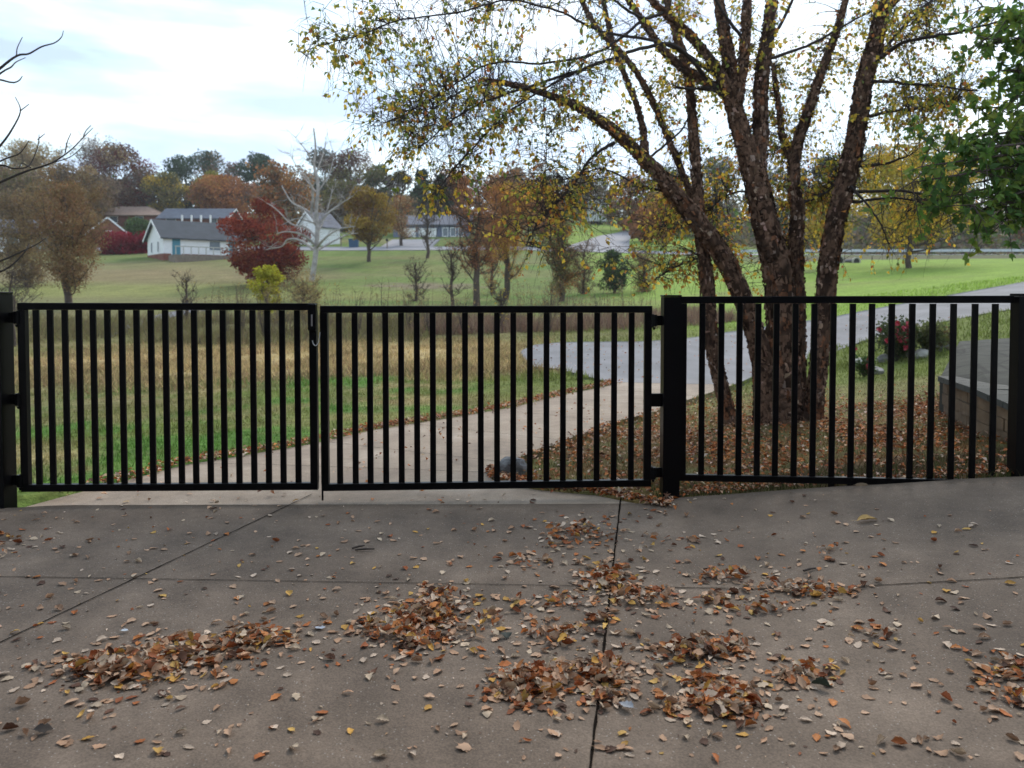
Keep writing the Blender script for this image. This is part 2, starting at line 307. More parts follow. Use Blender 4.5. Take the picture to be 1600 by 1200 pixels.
# paved sheets
def resample(pl, n):
    pl = np.array([p[:2] for p in pl]); d = np.r_[0, np.cumsum(np.linalg.norm(np.diff(pl, axis=0), axis=1))]; t = np.linspace(0, d[-1], n)
    return np.stack([np.interp(t, d, pl[:, 0]), np.interp(t, d, pl[:, 1])], -1)
def loft(name, A, B, mt, n=80, m=14, lift=.02, parent=None, keep=False):
    A = resample(A, n); B = resample(B, n); t = np.linspace(0, 1, m)
    G = A[:, None, :] * (1 - t)[None, :, None] + B[:, None, :] * t[None, :, None]
    z = T(G[..., 0], G[..., 1]) + lift
    V = np.concatenate([G, z[..., None]], -1); top = V.reshape(-1, 3); i = np.arange(n * m).reshape(n, m)
    q = np.stack([i[:-1, :-1], i[:-1, 1:], i[1:, 1:], i[1:, :-1]], -1).reshape(-1, 4)
    loop = list(i[0, :]) + list(i[1:, -1]) + list(i[-1, -2::-1]) + list(i[-2:0:-1, 0])   # skirt
    sk = top[loop].copy(); sk[:, 2] -= .12; b = len(top); k = len(loop)
    q2 = np.array([[loop[j], loop[(j + 1) % k], b + (j + 1) % k, b + j] for j in range(k)])
    return tag(mesh(name, np.r_[top, sk], np.r_[q, q2], mt, parent), kind='structure' if parent is None else None)
# foreground slab: loft between near line and far edge
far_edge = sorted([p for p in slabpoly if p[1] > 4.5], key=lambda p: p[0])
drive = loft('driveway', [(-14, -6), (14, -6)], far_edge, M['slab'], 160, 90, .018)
loft('concrete_path', pathL, pathR, M['apron'], 120, 18, .014)
loft('asphalt_drive', aspN, aspF, M['asphalt'], 120, 16, .010)
def joint(a, b, wd, seed):
    n = 60; A = np.array(a); B = np.array(b); t = np.linspace(0, 1, n)[:, None]; p = A * (1 - t) + B * t; d = (B - A) / np.linalg.norm(B - A); nr = np.array([-d[1], d[0]])
    r = np.random.default_rng(seed); w1 = wd * r.uniform(.5, 1.2, n)[:, None]; w2 = wd * r.uniform(.5, 1.2, n)[:, None]
    Lf = p + nr * w1; Rt = p - nr * w2; z = T(p[:, 0], p[:, 1]) + .0225
    V = np.r_[np.c_[Lf, z], np.c_[Rt, z]]; q = np.array([[i, i + 1, n + i + 1, n + i] for i in range(n - 1)])
    return mesh('expansion_joint', V, q, M['joint'], drive)
J = lambda px, py: gp(px, py)[:2]
pj = resample(pathL, 200), resample(pathR, 200)
for k in (34, 62, 90, 120, 150, 176):
    a_ = pj[0][k]; b_ = pj[1][np.argmin(np.linalg.norm(pj[1] - (a_ + np.array([1.6, -1.1]) / 2), axis=1))]; joint(a_, b_, .005, 10 + k)
joint(J(-60, 1040), J(488, 776), .0042, 1); joint(J(922, 1215), J(970, 782), .0062, 2); joint(J(-100, 905), J(940, 922), .003, 3); joint(J(940, 922), J(1750, 899), .004, 4)
# curving road across the valley, side street, house drives
def line(pts, wd, name, mt, lift=.05, n=80, m=4):
    A = []; B = []
    pts = np.array([gp(*p)[:2] if len(p) == 2 else p[:2] for p in pts], float)
    for i, p in enumerate(pts):
        d = pts[min(i + 1, len(pts) - 1)] - pts[max(i - 1, 0)]; d /= np.linalg.norm(d); nr = np.array([-d[1], d[0]]); A.append(p - nr * wd / 2); B.append(p + nr * wd / 2)
    return loft(name, A, B, mt, n, m, lift)
RY = 100.
line([(-130, 116, 0), (-75, 106, 0), (-50, 103, 0), (-20, 100, 0), (0, 100, 0), (20, 99, 0), (45, 98, 0), (75, 98, 0), (140, 100, 0)], 4.6, 'road', M['road'], .08)
loft('side_street', [(6.5, 101.5), (11, 115), (15, 130), (22, 150)], [(15.5, 101.5), (17.5, 115), (20, 130), (26, 150)], M['road'], 30, 6, .09)
loft('house_drive', [(-17.5, 102), (-17.5, 113)], [(-10.5, 102), (-10.5, 113)], M['road'], 12, 6, .08)
loft('footpath', [gp(*p) for p in ((165, 531), (205, 513), (250, 500), (300, 489), (340, 483))], [gp(*p) for p in ((165, 527), (205, 506), (250, 491), (300, 482), (340, 479))], M['asphalt'], 30, 4, .03)
# ---------------------------------------------------------------- gates, posts, fence
def zg(px): return 5.62 + (px - 30) / 988 * .25
def gpt(px, z, dY=0):
    Y = zg(px) + dY; return np.array([(px - 800) / F * Y, Y, z])
def picketrun(parent, pxs, z0s, z1s, zf, wd=.0445, th=.02):
    for px, z0, z1 in zip(pxs, z0s, z1s):
        a = zf(px); MB().beam((a[0], a[1], z0), (a[0], a[1], z1), th, wd, up=(0, 1, 0), bev=.003).build('picket', M['paint'], parent)
def gate(label, x0, x1, zt0, zt1, zb0, zb1, pk, hinge_px, post_px, hz):
    a = gpt(x0, 0); b = gpt(x1, 0)
    root = empty('metal_gate', (a[0], a[1], .02), label, 'gate')
    hw = .0285
    MB().beam((a[0], a[1], zt0 - .026), (b[0], b[1], zt1 - .026), .052, .05).build('top_rail', M['paint'], root)
    MB().beam((a[0], a[1], zb0 + .026), (b[0], b[1], zb1 + .026), .052, .05).build('bottom_rail', M['paint'], root)
    for q, zt, zb in ((x0 + 5.5, zt0, zb0), (x1 - 5.5, zt1, zb1)):
        p = gpt(q, 0); MB().beam((p[0], p[1], zb + .0523), (p[0], p[1], zt - .0523), .05, .056, up=(0, 1, 0)).build('stile', M['paint'], root)
    t = [(p - x0) / (x1 - x0) for p in pk]
    picketrun(root, pk, [zb0 + (zb1 - zb0) * k + .053 for k in t], [zt0 + (zt1 - zt0) * k - .053 for k in t], lambda q: gpt(q, 0))
    for z in hz:
        p = gpt(hinge_px, z); q = gpt(post_px, z); s = 1 if q[0] > p[0] else -1
        h = MB(); h.cyl((p[0] + s * .012, p[1] - .02, z - .045), (p[0] + s * .012, p[1] - .02, z + .045), .022, 12); h.cyl((p[0] + s * .012, p[1] - .02, z - .07), (p[0] + s * .012, p[1] - .02, z - .05), .006, 8, .014)
        h.beam((p[0] + s * .03, p[1], z), (q[0] + s * .01, q[1], z), .075, .012); h.box((p[0] - .012, p[1] - .03, z - .05), (p[0] + .01, p[1] + .03, z + .05), .004)
        h.build('hinge', M['paint'], root)
    return root
lp = [56, 78, 101, 123, 145, 167.5, 190, 213, 235.5, 258, 280.5, 303, 326, 348, 371, 394.5, 417.5, 440.5, 464]
rp = [530 - .5, 554, 577.5, 602, 626.5, 651, 676, 701.5, 726.5, 751, 776.5, 802, 828, 854, 880, 906.5, 933, 960, 987]
g1 = gate('left leaf of the black gate, with a pale cable loop at its free end', 30, 495, 1.508, 1.503, .118, .103, lp, 31, 8, (1.40, .80, .20))
g2 = gate('right leaf of the black gate, hinged on the thick middle post', 501, 1018, 1.484, 1.482, .093, .095, rp, 1019, 1034, (1.37, .20))
pq = gpt(1016, .76); pr = gpt(1036, .76); MB().beam(pq, pr, .10, .03).build('gate_stop', M['paint'], g2)
p = gpt(501.5, 0, -.03); MB().cyl((p[0], p[1], .026), (p[0], p[1], .55), .0075, 8).build('drop_rod', M['paint'], g2)
p = gpt(489, 0, -.03); lk = MB(); lk.box((p[0] - .03, p[1] - .035, 1.30), (p[0] + .028, p[1], 1.50), .006); lk.build('latch_box', M['paint'], g1)
lk = MB(); lk.box((p[0] - .004, p[1] - .042, 1.335), (p[0] + .006, p[1] - .036, 1.42), .001); lk.build('latch_slot', M['steel'], g1)
def tubes(paths, sides=6):
    """list of (pts, radii) -> V, F arrays"""
    Vs = []; Fs = []; b = 0; ang = np.linspace(0, 2 * pi, sides, endpoint=False); ca, sa = np.cos(ang), np.sin(ang)
    for pts, rad in paths:
        pts = np.asarray(pts, float); rad = np.asarray(rad, float); n = len(pts)
        if n < 2: continue
        d = np.gradient(pts, axis=0); d /= np.linalg.norm(d, axis=1)[:, None] + 1e-9
        m = d.mean(0); ref = np.array([0, 0, 1.]) if abs(m[2]) < .75 * np.linalg.norm(m) else np.array([1., 0, 0])
        a = np.cross(d, ref); a /= np.linalg.norm(a, axis=1)[:, None] + 1e-9; c = np.cross(d, a)
        R = rad if rad.ndim == 2 else rad[:, None] * np.ones(sides)[None, :]
        ring = pts[:, None, :] + (a[:, None, :] * ca[None, :, None] + c[:, None, :] * sa[None, :, None]) * R[:, :, None]
        Vs.append(ring.reshape(-1, 3)); i = np.arange(n * sides).reshape(n, sides); j = np.roll(i, -1, axis=1)
        Fs.append(np.stack([i[:-1], j[:-1], j[1:], i[1:]], -1).reshape(-1, 4) + b); b += n * sides
    return np.concatenate(Vs), np.concatenate(Fs)
def smooth_path(pts, n):
    pts = np.asarray(pts, float); k = len(pts); t = np.linspace(0, k - 1.0001, n); i = t.astype(int); f = (t - i)[:, None]
    g = lambda j: pts[np.clip(j, 0, k - 1)]
    p0, p1, p2, p3 = g(i - 1), g(i), g(i + 1), g(i + 2)
    return .5 * ((2 * p1) + (-p0 + p2) * f + (2 * p0 - 5 * p1 + 4 * p2 - p3) * f ** 2 + (-p0 + 3 * p1 - 3 * p2 + p3) * f ** 3)
lo = [P(a, b, zg(490) - .05) for a, b in ((488, 532), (490, 538), (494, 540), (498, 534), (499.5, 525), (500, 519))]
V, Fq = tubes([(smooth_path(lo, 16), np.full(16, .0035))], 6); mesh('cable_loop', V, Fq, M['steel'], g1)
def post(label, pxa, pxb, z1, dY, th=.125):
    a = gpt(pxa, 0, dY); b = gpt(pxb, 0, dY); cx = (a[0] + b[0]) / 2; hw = (b[0] - a[0]) / 2; y = a[1]; g0 = float(T(cx, y)) + .016
    root = empty('gate_post', (cx, y, g0), label, 'post')
    MB().box((cx - hw, y - th / 2, g0 - .05), (cx + hw, y + th / 2, z1 - .014), .004).build('shaft', M['paint'], root)
    MB().box((cx - hw - .004, y - th / 2 - .004, z1 - .0135), (cx + hw + .004, y + th / 2 + .004, z1), .003).build('cap', M['paint'], root)
    return root
post('thick square black post at the left end of the gate', -22, 11, 1.588, -.02, .15)
post('thick square black post between the gate and the fence', 1035, 1061, 1.565, -.0)
def zf(px): return 5.95 - (px - 1060) / 530 * .33
def fpt(px, z=0):
    Y = zf(px); return np.array([(px - 800) / F * Y, Y, z])
a = fpt(1061); b = fpt(1581); fr = empty('metal_fence', (a[0], a[1], float(T(a[0], a[1]))), 'black picket fence panel in front of the river birch, right of the gate', 'fence')
MB().beam((a[0], a[1], 1.527), (b[0], b[1], 1.533), .054, .048).build('top_rail', M['paint'], fr)
MB().beam((a[0], a[1], .145), (b[0], b[1], .175), .05, .048).build('bottom_rail', M['paint'], fr)
p = fpt(1067); MB().beam((p[0], p[1], .1705), (p[0], p[1], 1.4995), .05, .055, up=(0, 1, 0)).build('stile', M['paint'], fr)
fp = [1097.5, 1127.5, 1156, 1185, 1213.5, 1243, 1272.5, 1302.5, 1332.5, 1362.5, 1393.5, 1425.5, 1457.5, 1490, 1523.5, 1555]
picketrun(fr, fp, [.172 if q < 1275 else .05 + (q - 1275) / 300 * .14 for q in fp], [1.5] * len(fp), fpt)
p = fpt(1594); g0 = float(T(p[0], p[1])); er = empty('fence_post', (p[0], p[1], g0), 'black fence post at the right edge, ending the picket fence', 'post')
MB().box((p[0] - .04, p[1] - .05, g0 - .05), (p[0] + .06, p[1] + .05, 1.555), .004).build('shaft', M['paint'], er)
MB().box((p[0] - .044, p[1] - .054, 1.5555), (p[0] + .064, p[1] + .054, 1.575), .003).build('cap', M['paint'], er)
# ---------------------------------------------------------------- leaf cards
def cards(Pn, D, U, ln, wd, fold=.25):
    """folded rhomb leaves: P base, D direction, U up normal; arrays"""
    S = np.cross(D, U); S /= np.linalg.norm(S, axis=1)[:, None] + 1e-9; U2 = np.cross(S, D)
    ln = ln[:, None]; wd = wd[:, None]
    base = Pn; tip = Pn + D * ln - U2 * ln * .12; l = Pn + D * ln * .42 + S * wd * .5 + U2 * wd * fold; r = Pn + D * ln * .42 - S * wd * .5 + U2 * wd * fold
    V = np.stack([base, l, tip, r], 1).reshape(-1, 3); n = len(Pn); i = np.arange(n)[:, None] * 4
    return V, np.concatenate([np.concatenate([i, i + 1, i + 2], 1), np.concatenate([i, i + 2, i + 3], 1)], 0)
def rdir(n, r=None):
    r = r or rng; v = r.normal(size=(n, 3)); return v / np.linalg.norm(v, axis=1)[:, None]
def pick(cols, n, r=None, jit=.18):
    r = r or rng; cols = np.array(cols); c = cols[r.integers(0, len(cols), n)]; return c * r.uniform(1 - jit, 1 + jit, (n, 1)) * r.uniform(.93, 1.07, (n, 3))
# ---------------------------------------------------------------- river birch
BY = 9.0
def stem(pts):   # (px,py,dY,width px)
    p = np.array([P(a, b, BY + c) for a, b, c, _ in pts]); r = np.array([w_ * .75 * (BY + c) / F / 2 for _, _, c, w_ in pts]); return p, r
main = [
    [(1146, 682, .0, 52), (1142, 660, 0, 30), (1130, 615, 0, 27), (1113, 540, 0, 27), (1105, 450, 0, 27), (1097, 380, 0, 24), (1090, 300, 0, 20), (1083, 200, .1, 18), (1074, 110, .2, 15), (1052, 40, .3, 11), (1030, -40, .4, 8)],
    [(1207, 692, -.05, 84), (1198, 655, -.05, 50), (1194, 620, -.05, 41), (1190, 560, -.05, 40), (1166, 480, -.1, 36), (1132, 405, -.1, 37), (1092, 350, -.15, 35), (1050, 298, -.2, 31), (1010, 252, -.2, 25), (960, 205, -.25, 20), (905, 168, -.3, 15), (850, 146, -.35, 11), (800, 132, -.4, 8), (752, 124, -.4, 4)],
    [(1232, 695, .0, 118), (1229, 660, .0, 84), (1226, 620, .0, 68), (1224, 560, 0, 60), (1216, 440, 0, 54), (1197, 350, 0, 48), (1178, 270, 0, 44), (1160, 215, 0, 34), (1143, 150, 0, 30), (1138, 90, 0, 24), (1126, 20, 0, 18), (1118, -50, 0, 14)],
    [(1180, 285, .05, 34), (1188, 220, .08, 30), (1188, 150, .1, 27), (1194, 90, .12, 25), (1203, 30, .15, 22), (1208, -40, .2, 18)],
    [(1152, 160, -.05, 22), (1162, 90, -.05, 20), (1166, 30, -.05, 18), (1168, -40, 0, 15)],
    [(1146, 152, -.03, 26), (1112, 97, -.1, 18), (1075, 52, -.15, 17), (1037, 19, -.2, 14), (1005, -15, -.25, 10)],
    [(1142, 158, .03, 20), (1124, 139, .0, 18), (1075, 112, -.05, 17), (1037, 79, -.1, 14), (1007, 37, -.15, 12), (975, -10, -.2, 9)],
    [(1252, 690, .25, 50), (1247, 640, .25, 33), (1246, 500, .3, 31), (1243, 400, .3, 29), (1246, 330, .3, 25), (1240, 280, .35, 22), (1246, 225, .4, 20), (1266, 165, .4, 18), (1288, 100, .45, 15), (1312, 35, .5, 12), (1330, -40, .5, 9)],
    [(1243, 262, .4, 15), (1224, 220, .45, 12), (1216, 160, .5, 10), (1208, 100, .6, 7)],
    [(1262, 692, .0, 84), (1268, 658, .02, 46), (1273, 625, .02, 34), (1280, 560, .05, 34), (1290, 450, .05, 37), (1303, 360, .05, 37), (1320, 290, .05, 36), (1336, 220, .05, 35), (1350, 130, .05, 32), (1368, 65, .05, 28), (1382, 15, .05, 22), (1430, -30, .0, 14)],
    [(1372, 60, .05, 17), (1382, 20, .1, 20), (1384, -40, .1, 16)],
    [(1010, 252, -.2, 12), (1000, 180, -.1, 11), (962, 80, .0, 9), (940, -10, .1, 7)],
    [(1090, 330, .2, 12), (1060, 255, .4, 12), (1020, 160, .5, 11), (985, 100, .5, 10), (930, 40, .5, 9), (900, -20, .5, 7)],
]
limbs = [
    [(1337, 259, .0, 10), (1375, 256, -.1, 8), (1416, 243, -.2, 4)], [(1333, 300, 0, 9), (1412, 299, -.1, 7), (1480, 310, -.2, 3)], [(1330, 316, 0, 9), (1394, 307, .2, 6), (1450, 318, .3, 3)],
    [(1358, 127, 0, 9), (1410, 128, -.3, 7), (1450, 131, -.5, 6), (1532, 140, -.8, 4)], [(1368, 96, 0, 12), (1412, 66, -.3, 10), (1476, 56, -.6, 8), (1543, 37, -.9, 5), (1600, 20, -1.1, 3)],
    [(1350, 184, 0, 9), (1412, 172, .2, 7), (1495, 159, .4, 4)], [(1325, 285, 0, 8), (1365, 330, -.3, 5), (1392, 380, -.4, 3)], [(1372, 90, .1, 9), (1440, 10, .3, 7), (1500, -30, .3, 5)],
    [(1130, 125, -.05, 12), (1050, 70, -.4, 9), (944, 50, -1.0, 7), (880, 20, -1.3, 6), (800, 0, -1.6, 5), (726, 15, -1.9, 4.5), (625, 32, -2.1, 4), (550, 58, -2.2, 3), (471, 79, -2.3, 1.5)],
    [(1120, 142, -.05, 11), (1060, 75, -.5, 10), (1000, 76, -.8, 9), (906, 110, -1.2, 8), (850, 131, -1.3, 7), (794, 150, -1.4, 6), (719, 182, -1.6, 4.5), (660, 230, -1.7, 2.5)],
    [(960, 222, -.25, 10), (925, 242, -.4, 8), (907, 270, -.5, 8), (875, 308, -.6, 7), (845, 342, -.7, 6), (825, 382, -.8, 3.5)],
    [(1000, 34, -.6, 8), (940, 80, -.8, 7), (850, 100, -1, 6), (760, 100, -1.2, 5), (680, 150, -1.5, 4), (600, 190, -1.7, 2.5), (560, 180, -1.7, 1.5)],
    [(905, 110, -1.2, 6), (820, 160, -1.3, 5), (770, 200, -1.4, 4.5), (715, 260, -1.5, 4), (680, 300, -1.6, 2)],
    [(795, 132, -.4, 6), (740, 135, -.6, 5), (690, 160, -.8, 4), (640, 200, -1, 2.5)], [(844, 105, -1.1, 3), (851, 187, -1.1, 2.6), (850, 280, -1.1, 2), (859, 375, -1.1, 1.2)],
    [(1130, 130, 0, 8), (1090, 140, -.3, 6), (1055, 140, -.5, 4)], [(1136, 150, 0, 9), (1100, 142, -.2, 7), (1050, 140, -.4, 4)], [(1050, 300, -.2, 7), (1000, 290, 0, 6), (940, 270, .3, 4), (880, 290, .5, 3)],
    [(1168, 470, .0, 6), (1110, 350, .4, 5), (1070, 340, .5, 4), (1030, 360, .6, 3)], [(1210, 320, .1, 7), (1150, 300, .3, 5), (1110, 330, .5, 3)], [(1245, 320, .3, 7), (1290, 300, .5, 5), (1320, 270, .6, 4)],
    [(1205, 90, .1, 9), (1260, 70, .3, 7), (1330, 30, .4, 5), (1390, 0, .4, 4)], [(1180, 110, .1, 9), (1230, 20, .0, 8), (1250, -30, -.1, 6)], [(1160, 60, -.05, 9), (1100, -20, -.2, 6)],
    [(1037, 19, -.2, 9), (1000, 25, -.5, 8), (950, -10, -.8, 6)], [(1010, 250, .2, 7), (1060, 210, .1, 5), (1090, 160, .1, 3)], [(1100, 400, .1, 6), (1050, 420, .5, 4), (1010, 450, .7, 2)],
]
birch = empty('birch_tree', tuple(P(1225, 680, BY)), 'multi-stemmed river birch with peeling brown bark behind the fence', 'tree')
BC = {'dark': (.046, .027, .019), 'mid': (.15, .088, .060), 'tan': (.34, .225, .17), 'rust': (.20, .088, .048)}
skel = []
for k, s in enumerate(main):
    p, r = stem(s); n = max(24, int(len(s) * 9)); q = smooth_path(np.c_[p, r], n); pts = q[:, :3]; rad = np.abs(q[:, 3])
    sides = 14
    rr = rad[:, None] * (1 + .16 * rng.uniform(-1, 1, (n, sides)))
    rr *= 1 + .10 * np.sin(np.arange(n)[:, None] * .7 + np.arange(sides)[None, :] * 1.3)
    V, Fq = tubes([(pts, rr)], sides)
    c = np.tile(BC['dark'], (len(V), 1)) * rng.uniform(.7, 1.5, (len(V), 1)); mk = rng.random(len(V)) < .25; c[mk] = np.array(BC['mid']) * rng.uniform(.7, 1.2, (mk.sum(), 1))
    # curling bark flakes
    nf = int(np.linalg.norm(np.diff(pts, axis=0), axis=1).sum() * (220 + 6500 * rad.mean()))
    ii = rng.integers(0, n - 1, nf); th = rng.uniform(0, 2 * pi, nf); d = np.gradient(pts, axis=0); d /= np.linalg.norm(d, axis=1)[:, None]
    A = np.cross(d, np.array([0, 1., 0])); A /= np.linalg.norm(A, axis=1)[:, None]; B = np.cross(d, A)
    f = rng.random(nf)[:, None]; cp = pts[ii] * (1 - f) + pts[ii + 1] * f; O = A[ii] * np.cos(th)[:, None] + B[ii] * np.sin(th)[:, None]; Tn = np.cross(d[ii], O)
    w_ = (rng.uniform(.006, .030, nf) ** 1.0 * (.45 + rad[ii] * 3.5))[:, None]; h_ = (rng.uniform(.008, .045, nf) * (.5 + rad[ii] * 4))[:, None]; R = rad[ii][:, None]
    lift = rng.uniform(.001, .02, (nf, 1)) * (.4 + .6 * rng.random((nf, 1)) ** 2); sg = np.sign(rng.normal(size=(nf, 1)))
    p0 = cp + O * R * 1.02 - Tn * w_ * sg - d[ii] * h_; p1 = cp + O * R * 1.02 - Tn * w_ * sg * .8 + d[ii] * h_
    p2 = cp + O * (R * 1.04 + lift) + Tn * w_ * sg * .9 + d[ii] * h_ * .7; p3 = cp + O * (R * 1.04 + lift * 1.2) + Tn * w_ * sg * .8 - d[ii] * h_ * .6
    FV = (np.stack([p0, p1, p2, p3], 1) + rng.normal(0, .28, (nf, 4, 3)) * w_[:, None, :]).reshape(-1, 3); fi = np.arange(nf)[:, None] * 4 + np.arange(4)[None, :]
    bn_ = np.floor(vnoise(cp[:, 2] * 1.0, th * .25 + k, 5., 60) * 3.99).astype(int); fc = np.array([BC['dark'], BC['mid'], BC['mid'], BC['rust']])[bn_] * rng.uniform(.65, 1.3, (nf, 1)); mk = rng.random(nf) < .16; fc[mk] = pick([BC['tan'], BC['mid'], BC['dark']], mk.sum()); fc[:, :] = np.where(rng.random((nf, 1)) < .015, np.array([.30, .22, .18]), fc)
    mesh('trunk', np.r_[V, FV], np.r_[Fq, fi + len(V)], M['bark'], birch, col=np.r_[c, np.repeat(fc, 4, 0)], smooth=True)
    skel += [(pts[i], rad[i], d[i]) for i in range(8, n, 2)]
lt = []
for s in limbs:
    p, r = stem(s); n = len(s) * 8; q = smooth_path(np.c_[p, r], n); q[:, :3] += np.cumsum(rng.normal(0, .004, (n, 3)), 0); lt.append((q[:, :3], np.abs(q[:, 3]) * .8))
    d = np.gradient(q[:, :3], axis=0); d /= np.linalg.norm(d, axis=1)[:, None]; skel += [(q[i, :3], q[i, 3], d[i]) for i in range(3, n, 2)]
V, Fq = tubes(lt, 8); mesh('limb', V, Fq, M['twig'], birch, smooth=True)
SP = np.array([s[0] for s in skel]); SR = np.array([s[1] for s in skel]); SD = np.array([s[2] for s in skel])
LG = [(.26, .30, .055), (.36, .36, .07), (.16, .22, .05)]; LY = [(.74, .52, .07), (.80, .56, .08), (.52, .42, .07)]; LO = [(.58, .24, .05), (.42, .15, .05), (.62, .32, .07)]
# regions of twig ends: px0,px1,py0,py1,Y0,Y1,count,leaf probability,colour mix (g,y,o), reach
regs = [
    (470, 620, -10, 110, 6.6, 8.2, 26, .7, (.6, .35, .05)), (540, 760, -20, 220, 6.6, 8.4, 110, .55, (.5, .35, .15)), (600, 800, 120, 300, 7.0, 8.6, 100, .30, (.45, .4, .15)), (740, 1000, -30, 200, 7.0, 9.2, 150, .55, (.45, .4, .15)),
    (780, 1010, 180, 330, 7.6, 9.6, 80, .45, (.35, .4, .25)), (800, 1050, 280, 420, 8.2, 10.2, 75, .6, (.25, .5, .25)), (1000, 1240, -30, 150, 8.2, 10.4, 100, .8, (.35, .5, .15)), (1030, 1280, 140, 300, 9.1, 10.6, 110, .8, (.35, .45, .2)),
    (1010, 1290, 280, 400, 9.3, 10.8, 130, .75, (.2, .5, .3)), (1040, 1200, 380, 450, 9.2, 10.4, 40, .7, (.1, .5, .4)), (1220, 1360, 40, 320, 9.2, 10.6, 100, .85, (.4, .5, .1)), (1340, 1480, -20, 220, 8.2, 10.4, 130, .85, (.4, .5, .1)), (1420, 1560, -20, 160, 8.2, 10, 60, .7, (.35, .45, .2)), (1330, 1500, 200, 400, 8.6, 10.6, 70, .6, (.2, .7, .1)),
    (660, 860, 260, 360, 7.2, 8.6, 30, .6, (.2, .6, .2)),
]
tw = []; LP = []; LC = []; LD = []; LS = []
for (x0, x1, y0, y1, Y0, Y1, cnt, lp_, mixc) in regs:
    for _ in range(int(cnt * 1.3)):
        tgt = P(random.uniform(x0, x1), random.uniform(y0, y1), random.uniform(Y0, Y1))
        dd = SP - tgt; dist = np.linalg.norm(dd, axis=1) + .6 * np.clip(tgt[2] - SP[:, 2] + .15, -9, .0) * -1 + rng.uniform(0, .25, len(SP)); i = int(np.argmin(dist)); s = SP[i]; ln = np.linalg.norm(tgt - s)
        if ln > 2.3 or ln < .12: continue
        mid = s * .55 + tgt * .45 + np.array([random.gauss(0, .06), random.gauss(0, .06), abs(random.gauss(.12, .08)) * ln])
        n = 9; q = smooth_path([s, s * .75 + mid * .25 + rng.normal(0, .02, 3), mid, tgt], n); r0 = min(SR[i] * .6, .0045 + ln * .0032)
        tw.append((q, np.linspace(r0, .0013, n)))
        # side twigs, drooping
        for k in range(random.randint(5, 9)):
            j = random.randint(2, n - 1); b_ = q[j]; ax = q[j] - q[j - 1]; ax /= np.linalg.norm(ax); dr = ax * .7 + rdir(1)[0] * .8 + np.array([0, 0, -.25]); dr /= np.linalg.norm(dr); l2 = random.uniform(.12, .42)
            e1 = b_ + dr * l2 * .55; e2 = e1 + dr * l2 * .35 + np.array([0, 0, -.22 * l2]); qq = np.array([b_, e1, e2]); tw.append((qq, [.0026, .0016, .0009]))
            if random.random() < lp_ * .43:
                m = random.randint(3, 7)
                for _m in range(m):
                    f = random.uniform(.25, 1); pp = b_ * (1 - f) + e2 * f + rng.normal(0, .012, 3); LP.append(pp); LD.append(dr * .5 + rdir(1)[0] * .7 + np.array([0, 0, -.7])); u = random.random(); pal = LG if u < mixc[0] else LY if u < mixc[0] + mixc[1] else LO
                    LC.append(random.choice(pal)); LS.append(random.uniform(.036, .066))
        if random.random() < lp_ * .38:
            for _m in range(4):
                pp = q[random.randint(4, n - 1)]; LP.append(pp); LD.append(rdir(1)[0] + np.array([0, 0, -.7])); LC.append(random.choice(LG + LY)); LS.append(random.uniform(.036, .066))
V, Fq = tubes(tw, 4); mesh('twig', V, Fq, M['twig'], birch)
LP = np.array(LP); LD = np.array(LD); LD /= np.linalg.norm(LD, axis=1)[:, None]; LS = np.array(LS); LC = np.array(LC) * rng.uniform(.75, 1.25, (len(LP), 1))
V, Fq = cards(LP, LD, rdir(len(LP)), LS, LS * .72); mesh('crown', V, Fq, M['leaf'], birch, col=np.repeat(LC, 4, 0))
